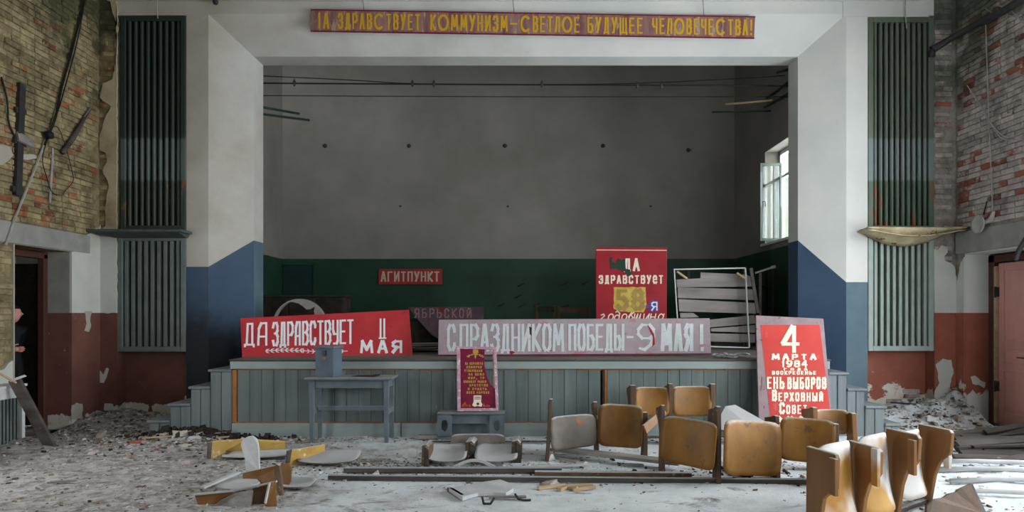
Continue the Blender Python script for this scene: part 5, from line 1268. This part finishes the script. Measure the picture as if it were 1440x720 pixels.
# ================================================================== PIPES AND CABLES
def cable(name, label, pts, r_, mtl='wire', cat='cable', n=5, sag=0):
    mb = MB()
    # catmull-rom smoothing
    P_ = [Vector(p) for p in pts]; out = []
    for i in range(len(P_)-1):
        p0 = P_[max(i-1,0)]; p1 = P_[i]; p2 = P_[i+1]; p3 = P_[min(i+2,len(P_)-1)]
        for k in range(5):
            t = k/5; out.append(.5*((2*p1)+(p2-p0)*t+(2*p0-5*p1+4*p2-p3)*t*t+(3*p1-p0-3*p2+p3)*t**3))
    out.append(P_[-1]); mb.tube(out, r_, n); return tag(mb.obj(name, M[mtl]), label, cat)
def onL(x, y, d=.05):                # point just in front of the left wall
    X = XL+d; Y = X*F/(x-VX); return Vector((X, Y, H-(y-VY)/F*Y))
def onR(x, y, d=.05):
    X = XR-d; Y = X*F/(x-VX); return Vector((X, Y, H-(y-VY)/F*Y))
cable('hanging_cable', 'thick black cable hanging down the left brick wall from the ceiling', [onL(118,-8),onL(112,25),onL(100,75),onL(86,125),onL(78,165),onL(68,190),onL(60,212)], .016)
cable('hanging_cable', 'thin black cable beside the thick one on the left brick wall', [onL(121,-8,.07),onL(108,60,.08),onL(92,120,.07),onL(80,160,.07),onL(66,192,.06)], .009)
mb = MB(); c = onL(67,190,.07); mb.shell(c, (0,1,.2), (0,-.2,1), .12, .10, .02, .02, .05, 2.4); tag(mb.obj('junction_box', M['wire']), 'black junction lump where the cables meet on the left wall', 'box')
cable('hanging_cable', 'pale grey cable slanting down to the lower left corner of the brick wall', [onL(62,205),onL(48,240),onL(34,275),onL(20,310),onL(8,345)], .013, 'palewire')
cable('hanging_cable', 'thin looped cable on the left wall, wide loop', [onL(74,178),onL(82,180),onL(92,205),onL(100,235),onL(103,254),onL(92,268),onL(88,274)], .005)
cable('hanging_cable', 'thin cable hanging below the junction lump', [onL(62,208),onL(60,228),onL(66,250),onL(72,268),onL(80,275)], .006)
cable('hanging_cable', 'thin black cable along the upper left edge of the wall', [onL(2,108),onL(10,140),onL(12,170),onL(20,190),onL(28,200)], .012)
mb = MB(); a = onL(88,215,.065); b = onL(128,152,.065); mb.tube([a, a.lerp(b,.35)+Vector((0,0,-.02)), a.lerp(b,.7), b], [.03,.035,.025,.012], 8); tag(mb.obj('torn_conduit', M['darkwood']), 'dark torn conduit curving up the left brick wall', 'pipe')
r = thing('iron_column_bracket', 'black vertical iron channel fixed to the left brick wall', 'bracket', tuple(onL(27,275,.03)))
mb = MB(); a = onL(30,118,.04); b = onL(24,275,.04); mb.obox(a, b, .10, .05, (1,0,0)); mb.obj('channel', M['metal'], r)
for t in (.25, .52, .95):
    mb = MB(); c = a.lerp(b, t); mb.obox(c+Vector((0,-.09,.0)), c+Vector((0,.09,.02)), .07, .03, (1,0,0)); mb.obj('strap', M['metal'], r)
mb = MB(); c = a.lerp(b, .48); mb.obox(c+Vector((.02,-.06,-.0)), c+Vector((.05,.16,-.04)), .12, .03, (1,0,.3)); mb.obj('bent_plate', M['greyplank'], r)
cable('white_tube', 'thin white tube running down the left brick wall beside the cables', [onL(74,208,.03),onL(74,222,.03),onL(72,250,.03),onL(70,285,.03)], .014, 'palewire', 'pipe')
# plaster remnants on the left wall
for pts, l in (([(0,203),(14,207),(19,218),(12,226),(4,232),(-6,232)], 'left'), ([(32,217),(48,217),(52,222),(40,225),(32,224)], 'small')):
    mb = MB(); P_ = [onL(x, y, .035) for x, y in pts]; mb.prism(P_, (-.03,0,0)); o = mb.obj('plaster_patch', M['plain'], wl)
# right wall
r = thing('slanting_pipe', 'thick black pipe slanting up along the right brick wall', 'pipe', tuple(onR(1312,68,.1)))
mb = MB(); pts = [Vector((W(1311,70,YF-.05).x, YF-.05, W(1311,70,YF-.05).z)), onR(1336,55,.10), onR(1375,33,.12), onR(1410,16,.14), onR(1450,-8,.16)]
mb.tube(pts, [.06,.045,.05,.05,.055], 10); mb.obj('pipe', M['metal'], r)
mb = MB(); mb.tube([pts[0]+Vector((0,.02,-.10)), pts[0]], .05, 8); mb.obj('elbow', M['metal'], r)
cable('pale_cable', 'long pale cable hanging straight down the right brick wall', [onR(1386,35),onR(1388,90),onR(1391,180),onR(1394,250),onR(1396,300)], .007, 'palewire')
for k, (pts, l) in enumerate((([(1360,120),(1380,150),(1395,175),(1412,192),(1430,190),(1446,180)], 'upper pale loop of loose wire at the right edge of the brick wall'), ([(1380,150),(1392,172),(1408,194),(1425,197),(1448,196)], 'lower pale loop of loose wire at the right edge of the brick wall'), ([(1386,12),(1400,20),(1420,22),(1446,30)], 'pale wire below the slanting pipe at the top right'), ([(1404,8),(1420,14),(1446,40)], 'short pale wire at the top right corner'))):
    cable('loose_wire', l, [onR(x, y, .05+.01*k) for x, y in pts], .006, 'palewire')
# round lamp glass on the right wall
r = thing('wall_lamp', 'dusty round glass lamp on the right brick wall above the door', 'lamp', tuple(onR(1382,320,.05)))
c = onR(1381,315,.05); mb = MB(); n = 20
mb.shell(c+Vector((-.02,0,0)), (0,1,0), (0,0,1), .26, .26, -.04, -.04, .02, 2.0); mb.obj('glass_disc', M['palewire'], r)
mb = MB(); c2 = onR(1394,308,.06); mb.tube([c, c.lerp(c2,.5), c2, c2+Vector((0,-.05,.10))], [.03,.03,.035,.02], 8); mb.obj('holder', M['palewire'], r)
mb = MB(); mb.tube([c+Vector((.02,0,.13)), c+Vector((0,-.10,.30))], .008, 5); mb.obj('lamp_wire', M['wire'], r)
cable('bent_rod', 'dark bent rod sticking out at the right edge beside the pink door', [onR(1450,322,.2),onR(1440,340,.2),onR(1433,352,.2),onR(1428,366,.2)], .03, 'metal', 'rod', 7)
# hook lamp at the top of the left pillar, wires above the grilles
mb = MB(); p = W(303,2,YF-.1); mb.tube([p+Vector((0,.06,.12)), p+Vector((0,0,.06)), p, p+Vector((0,-.01,-.04))], [.015,.02,.045,.03], 8); tag(mb.obj('small_lamp_holder', M['metal']), 'small black lamp holder at the top of the left pillar', 'lamp')
cable('hanging_wire', 'thin wire in front of the left green grille at the top', [W(222,-5,YF-.06),W(221,10,YF-.06),W(222,26,YF-.03)], .007, 'palewire', 'wire')
cable('hanging_wire', 'thin pale wire in front of the right green grille at the top', [W(1274,-5,YF-.06),W(1273,15,YF-.06),W(1275,40,YF-.03)], .008, 'palewire', 'wire')
# curtain wires and rods over the stage
cable('curtain_wire', 'upper sagging wire across the stage opening', [Vector((SX0,11.1,W(350,103,11.1).z)),W(480,112,11.6),W(590,118,12.0),W(760,119,12.1),W(905,117,12.0),W(1062,109,11.9),Vector((SX1,11.9,W(1062,106,11.9).z))], .009, 'wire', 'wire')
midwire = cable('curtain_wire', 'straight middle wire across the stage opening', [Vector((SX0,11.1,W(350,116.5,11.1).z)),W(600,118.5,11.1),W(905,120,11.1),Vector((SX1,11.1,W(1112,121,11.1).z))], .013, 'wire', 'wire')
cable('curtain_wire', 'lowest thin wire across the stage opening', [Vector((SX0,11.2,W(350,134,11.2).z)),W(700,136,11.2),Vector((SX1,11.2,W(1112,136,11.2).z))], .007, 'wire', 'wire')
for x in (414, 580, 610, 762, 896, 930):
    mb = MB(); p = W(x, 116.5+(x-350)/762*4.5, 11.1); mb.tube([p+Vector((0,0,.06)), p, p+Vector((0,0,-.05))], [.012,.03,.012], 6); 
    mb.obj('wire_clamp', M['metal'], midwire)
def rod(label, a, b, r_=.022, mtl='pipegreen'):
    mb = MB(); mb.tube([a, b], r_, 8); return tag(mb.obj('curtain_rod', M[mtl]), label, 'rod')
rod('upper short green rod at the left end of the stage opening', Vector((SX0+.0,11.6,W(0,139,11.6).z)), W(421,160,12.6))
rod('lower short green rod at the left end of the stage opening', Vector((SX0+.0,11.6,W(0,152,11.6).z)), W(435,169,12.6))
rod('upper slanting dark rod at the right stage wall', W(1115,111,11.2), W(1078,138,12.8))
rod('lower slanting dark rod at the right stage wall', W(1115,128,11.2), W(1075,151,12.8))
rod('short dark rod at the top right of the stage opening', W(1115,96,11.2), W(1093,102,11.8))
rod('long thin dark rod below the wires at the right', W(1001,157.5,12.6), W(1090,156,12.6), .016)
rod('pale wooden rod below the wires at the right', W(1020,146.5,12.5), W(1106,140,12.3), .018, 'rawwood')
# ================================================================== PERSON peeking round the left door
def person():
    bx, by = -7.01, 9.33
    f = Vector((.80,-.60,0)).normalized(); s_ = Vector((-f.y, f.x, 0))   # facing, left side
    O = Vector((bx, by, .012))
    def p(fw, sd, z): return O+f*fw+s_*sd+Vector((0,0,z))
    V = []; E = []; Rr = []
    def v(pt, r): V.append(pt); Rr.append(r); return len(V)-1
    pel = v(p(0,0,.95), (.13,.11)); b1 = v(p(.01,0,1.10), (.12,.10)); b2 = v(p(0,0,1.28), (.15,.11)); b3 = v(p(-.01,0,1.40), (.12,.09)); nk = v(p(.0,0,1.47), (.055,.055)); n2 = v(p(.015,0,1.52), (.05,.05))
    E += [(pel,b1),(b1,b2),(b2,b3),(b3,nk),(nk,n2)]
    for sg in (1, -1):
        hp = v(p(0,.09*sg,.90), (.09,.09)); kn = v(p(.02,.10*sg,.49), (.062,.062)); an = v(p(-.01,.10*sg,.09), (.042,.042)); ft = v(p(.07,.11*sg,.045), (.042,.035)); to = v(p(.16,.12*sg,.035), (.035,.028))
        E += [(pel,hp),(hp,kn),(kn,an),(an,ft),(ft,to)]
        sh = v(p(-.01,.16*sg,1.39), (.062,.062))
        if sg > 0: el = v(p(-.12,.15,1.13), (.046,.046)); wr_ = v(p(-.12,.06,.90), (.03,.03))
        else: el = v(p(.0,-.18,1.13), (.046,.046)); wr_ = v(p(.17,-.04,1.13), (.032,.032))
        E += [(b3,sh),(sh,el),(el,wr_)]
    me = bpy.data.meshes.new('body'); me.from_pydata([tuple(q) for q in V], E, []); ob = bpy.data.objects.new('tmp', me); COL.objects.link(ob)
    sk = ob.modifiers.new('s', 'SKIN'); sk.use_smooth_shade = True
    for i, r in enumerate(Rr): me.skin_vertices[0].data[i].radius = r; 
    me.skin_vertices[0].data[0].use_root = True
    ob.modifiers.new('d', 'SUBSURF').levels = 2
    dg = bpy.context.evaluated_depsgraph_get(); em = bpy.data.meshes.new_from_object(ob.evaluated_get(dg))
    mb = MB(); mb.add([q.co.copy() for q in em.vertices], [tuple(q.vertices) for q in em.polygons], 0, True)
    bpy.data.objects.remove(ob)
    # head turned to the camera
    hf = Vector((.6,-.8,0)); hs = Vector((-hf.y, hf.x, 0)); hc = Vector((bx+.075,by-.01,1.615))+hf*.015
    n, m_ = 28, 20; vs = []; fs = []; ms = []
    for j in range(m_+1):
        ph = math.pi*j/m_
        for i in range(n):
            th = 2*math.pi*i/n; x = math.sin(ph)*math.cos(th); y = math.sin(ph)*math.sin(th); z = math.cos(ph)
            fx = x*.096; sy = y*.074; zz = z*.118
            if z < 0: sy *= 1-.28*(-z)**1.3; fx = fx*(1-.10*(-z)) + (.012*(-z) if x > 0 else 0)
            if x > .5:
                c_ = (x-.5)*2
                nose = math.exp(-((sy/.012)**2))*math.exp(-(((zz+.018)/.026)**2))*.015
                brow = math.exp(-(((zz-.026)/.012)**2))*.006
                eye = -(math.exp(-(((abs(sy)-.03)/.014)**2))*math.exp(-(((zz-.008)/.012)**2)))*.010
                lips = math.exp(-((sy/.024)**2))*(math.exp(-(((zz+.056)/.006)**2))+math.exp(-(((zz+.068)/.006)**2)))*.006
                chin = math.exp(-((sy/.025)**2))*math.exp(-(((zz+.098)/.018)**2))*.012
                fx += (nose+brow+eye+lips+chin)*min(1, c_*2)
            vs.append(hc+hf*fx+hs*sy+Vector((0,0,zz)))
    b0 = len(mb.v)
    for j in range(m_):
        for i in range(n):
            q = (j*n+i, j*n+(i+1) % n, (j+1)*n+(i+1) % n, (j+1)*n+i)
            cx_ = math.cos(2*math.pi*(i+.5)/n); z = math.cos(math.pi*(j+.5)/m_)
            hair = (z > .55) or (cx_ < .1 and z > -.25) 
            mb.add([vs[k] for k in q], [(0,1,2,3)], 2 if hair else 1, True)
    for sg in (1,-1): mb.tube([hc+hs*sg*.068+Vector((0,0,.02)), hc+hs*sg*.084+hf*-.005+Vector((0,0,.0)), hc+hs*sg*.07+Vector((0,0,-.03))], [.008,.016,.007], 8, 1)
    # hand in front of the belly: palm and five bent fingers
    w0 = p(.17,-.04,1.13); d = Vector((.35,.2,-.1)); d = (f*.5+s_*.8+Vector((0,0,-.05))).normalized(); up = Vector((0,0,1)); nn = d.cross(up).normalized()
    mb.tube([w0-d*.03, w0+d*.02, w0+d*.06, w0+d*.095], [.028,.032,.036,.03], 10, 1)
    for k, (o_, L) in enumerate(((.030,.068),(.010,.078),(-.010,.072),(-.028,.055))):
        a = w0+d*.085+up*o_
        mb.tube([a, a+d*L*.45, a+d*L*.75-nn*L*.25, a+d*L*.8-nn*L*.6], [.0095,.009,.0085,.007], 8, 1)
    a = w0+d*.02+up*.03; mb.tube([a, a+d*.03+up*.03-nn*.01, a+d*.065+up*.04-nn*.02], [.011,.010,.008], 8, 1)
    w1 = p(-.12,.06,.90); d = (f*.2+Vector((0,0,-1))).normalized()
    mb.tube([w1-d*.03, w1+d*.04, w1+d*.09], [.026,.034,.03], 10, 1)
    for o_, L in ((.03,.06),(.01,.075),(-.01,.07),(-.028,.055)):
        a = w1+d*.085+f*o_; mb.tube([a, a+d*L*.5, a+d*L*.9+s_*-.015], [.009,.0085,.007], 8, 1)
    a = w1+d*.02+f*.03; mb.tube([a, a+d*.03+f*.02, a+d*.06+f*.022], [.011,.010,.008], 8, 1)
    mb.mesh
    o = mb.obj('person', [M['cloth'], M['skin'], M['hair']], recalc=False)
    tag(o, 'person in dark clothes peeking from behind the left doorway edge', 'person')
person()
# ================================================================== DEBRIS
rnd = random.Random(42)
def chip(mb, c, s, flatness=.5):
    p = []
    a = rnd.uniform(0, 3.14); ca, sa = math.cos(a), math.sin(a)
    ex = s*rnd.uniform(.6,1.8); ey = s*rnd.uniform(.5,1.0); ez = s*flatness*rnd.uniform(.4,1.2)
    for z in (0, 1):
        for x, y in ((-1,-1),(1,-1),(1,1),(-1,1)):
            k = .5 if z == 0 else .4
            X = x*ex*k*rnd.uniform(.5,1.1); Y = y*ey*k*rnd.uniform(.5,1.1)
            p.append((c[0]+X*ca-Y*sa, c[1]+X*sa+Y*ca, c[2]-.004+z*ez*rnd.uniform(.5,1.2)))
    mb.hexa(p)
def scatter(n, fx, fy, smin, smax, mb, flat_=.5):
    for _ in range(n):
        x, y = fx(), fy()
        if not (-6.3 < x < 6.45 and 4.3 < y < 10.2): continue
        if -4.95 < x < 4.98 and y > 8.9: continue
        s = smin+(smax-smin)*rnd.random()**3
        chip(mb, (x, y, fh(x, y)), s, flat_)
U = rnd.uniform; Gs = rnd.gauss
mb = MB()
scatter(9500, lambda: U(-6.3,-2.0), lambda: U(5.0,10.2), .006, .040, mb)
scatter(2600, lambda: Gs(-4.3,.7), lambda: Gs(8.6,.35), .01, .055, mb)
scatter(1500, lambda: Gs(-5.6,.5), lambda: Gs(9.7,.4), .01, .06, mb)
scatter(2600, lambda: Gs(5.9,.6), lambda: Gs(9.8,.5), .01, .07, mb)
scatter(1800, lambda: U(2.5,6.4), lambda: U(5.2,9.0), .008, .06, mb)
scatter(1600, lambda: U(-2.5,3.5), lambda: Gs(7.2,.5), .008, .04, mb)
scatter(900, lambda: U(-3.5,4), lambda: Gs(8.72,.10), .01, .045, mb)
scatter(1400, lambda: U(-1.8,.3), lambda: Gs(7.05,.14), .01, .04, mb)
scatter(900, lambda: Gs(-1.6,.3), lambda: Gs(7.2,.25), .01, .04, mb)
scatter(700, lambda: U(-2.5,3.5), lambda: U(4.8,7.0), .006, .03, mb)
tag(mb.obj('floor_rubble', M['chips'], recalc=False), 'small plaster, wood and brick rubble strewn over the dusty floor', 'rubble', kind='stuff')
mb = MB()
scatter(1300, lambda: Gs(-4.0,.42), lambda: Gs(8.74,.10), .012, .075, mb, .9)
scatter(300, lambda: Gs(1.3,.8), lambda: Gs(6.9,.25), .01, .05, mb, .6)
tag(mb.obj('charred_rubble', M['blackwood'], recalc=False), 'black charred rubble heaped before the left stage steps', 'rubble', kind='stuff')
# larger pieces, one object each
where = lambda x, y: 'by the left wall' if x < -5 else 'before the left steps' if (x < -3.4 and y > 8) else 'on the left of the floor' if x < -2.2 else 'by the right wall' if x > 5.2 else 'on the right of the floor' if x > 2.2 else 'in the middle of the floor'
for k in range(60):
    z_ = k % 5
    x, y = [(U(-6.1,-2.8),U(5.8,9.6)),(Gs(-4.2,.5),Gs(8.55,.2)),(Gs(6.0,.3),Gs(9.5,.4)),(U(3,6.3),U(6,9)),(U(-2,2.5),Gs(7.3,.5))][z_]
    if not (-6.2 < x < 6.4 and 5 < y < 10.1) or (-4.95 < x < 4.98 and y > 8.85): continue
    kind = rnd.choice(['plaster', 'plaster', 'brick', 'wood'])
    mb = MB(); h = fh(x, y)
    if kind == 'wood':
        a = U(0, 3.14); L = U(.15, .5); d = Vector((math.cos(a), math.sin(a)*.6, 0))*L/2
        mb.obox(Vector((x,y,h+.02))-d, Vector((x,y,h+.025))+d, U(.025,.06), .018, w2=U(.02,.05)); mt = rnd.choice(['darkwood','rawwood','greyplank','blackwood'])
        nm, l, ct = 'wood_fragment', 'broken wood fragment lying '+where(x,y), 'fragment'
    else:
        chip(mb, (x, y, h), U(.09,.17), .5); mt = 'brickR' if kind == 'brick' else 'plain'
        nm, l, ct = ('brick_fragment' if kind == 'brick' else 'plaster_chunk'), ('broken brick piece lying ' if kind == 'brick' else 'pale plaster chunk lying ')+where(x,y), 'fragment'
    tag(mb.obj(nm, M[mt], bevel=.004), l, ct, nm.replace('_', ' ')+'s '+where(x,y))

# ---- copies that would share a label are told apart by their order from left to right
ORD = ['leftmost', 'second from the left', 'third from the left', 'fourth from the left', 'fifth from the left', 'sixth from the left', 'seventh from the left', 'eighth from the left', 'ninth from the left', 'tenth from the left']
bpy.context.view_layer.update()
by = {}
for o in S.objects:
    if o.parent is None and o.get('label') and o.get('category'): by.setdefault(o['label'], []).append(o)
for l, os_ in by.items():
    if len(os_) < 2: continue
    def px(o):
        c = sum((o.matrix_world @ Vector(b) for b in o.bound_box), Vector())/8; return c.x/c.y
    os_.sort(key=px); n = len(os_)
    for i, o in enumerate(os_):
        w_ = ORD[i] if i < n/2 and i < len(ORD) else (ORD[n-1-i].replace('left', 'right') if n-1-i < len(ORD) else 'middle')
        o['label'] = w_.replace('rightmost', 'rightmost')+' '+l
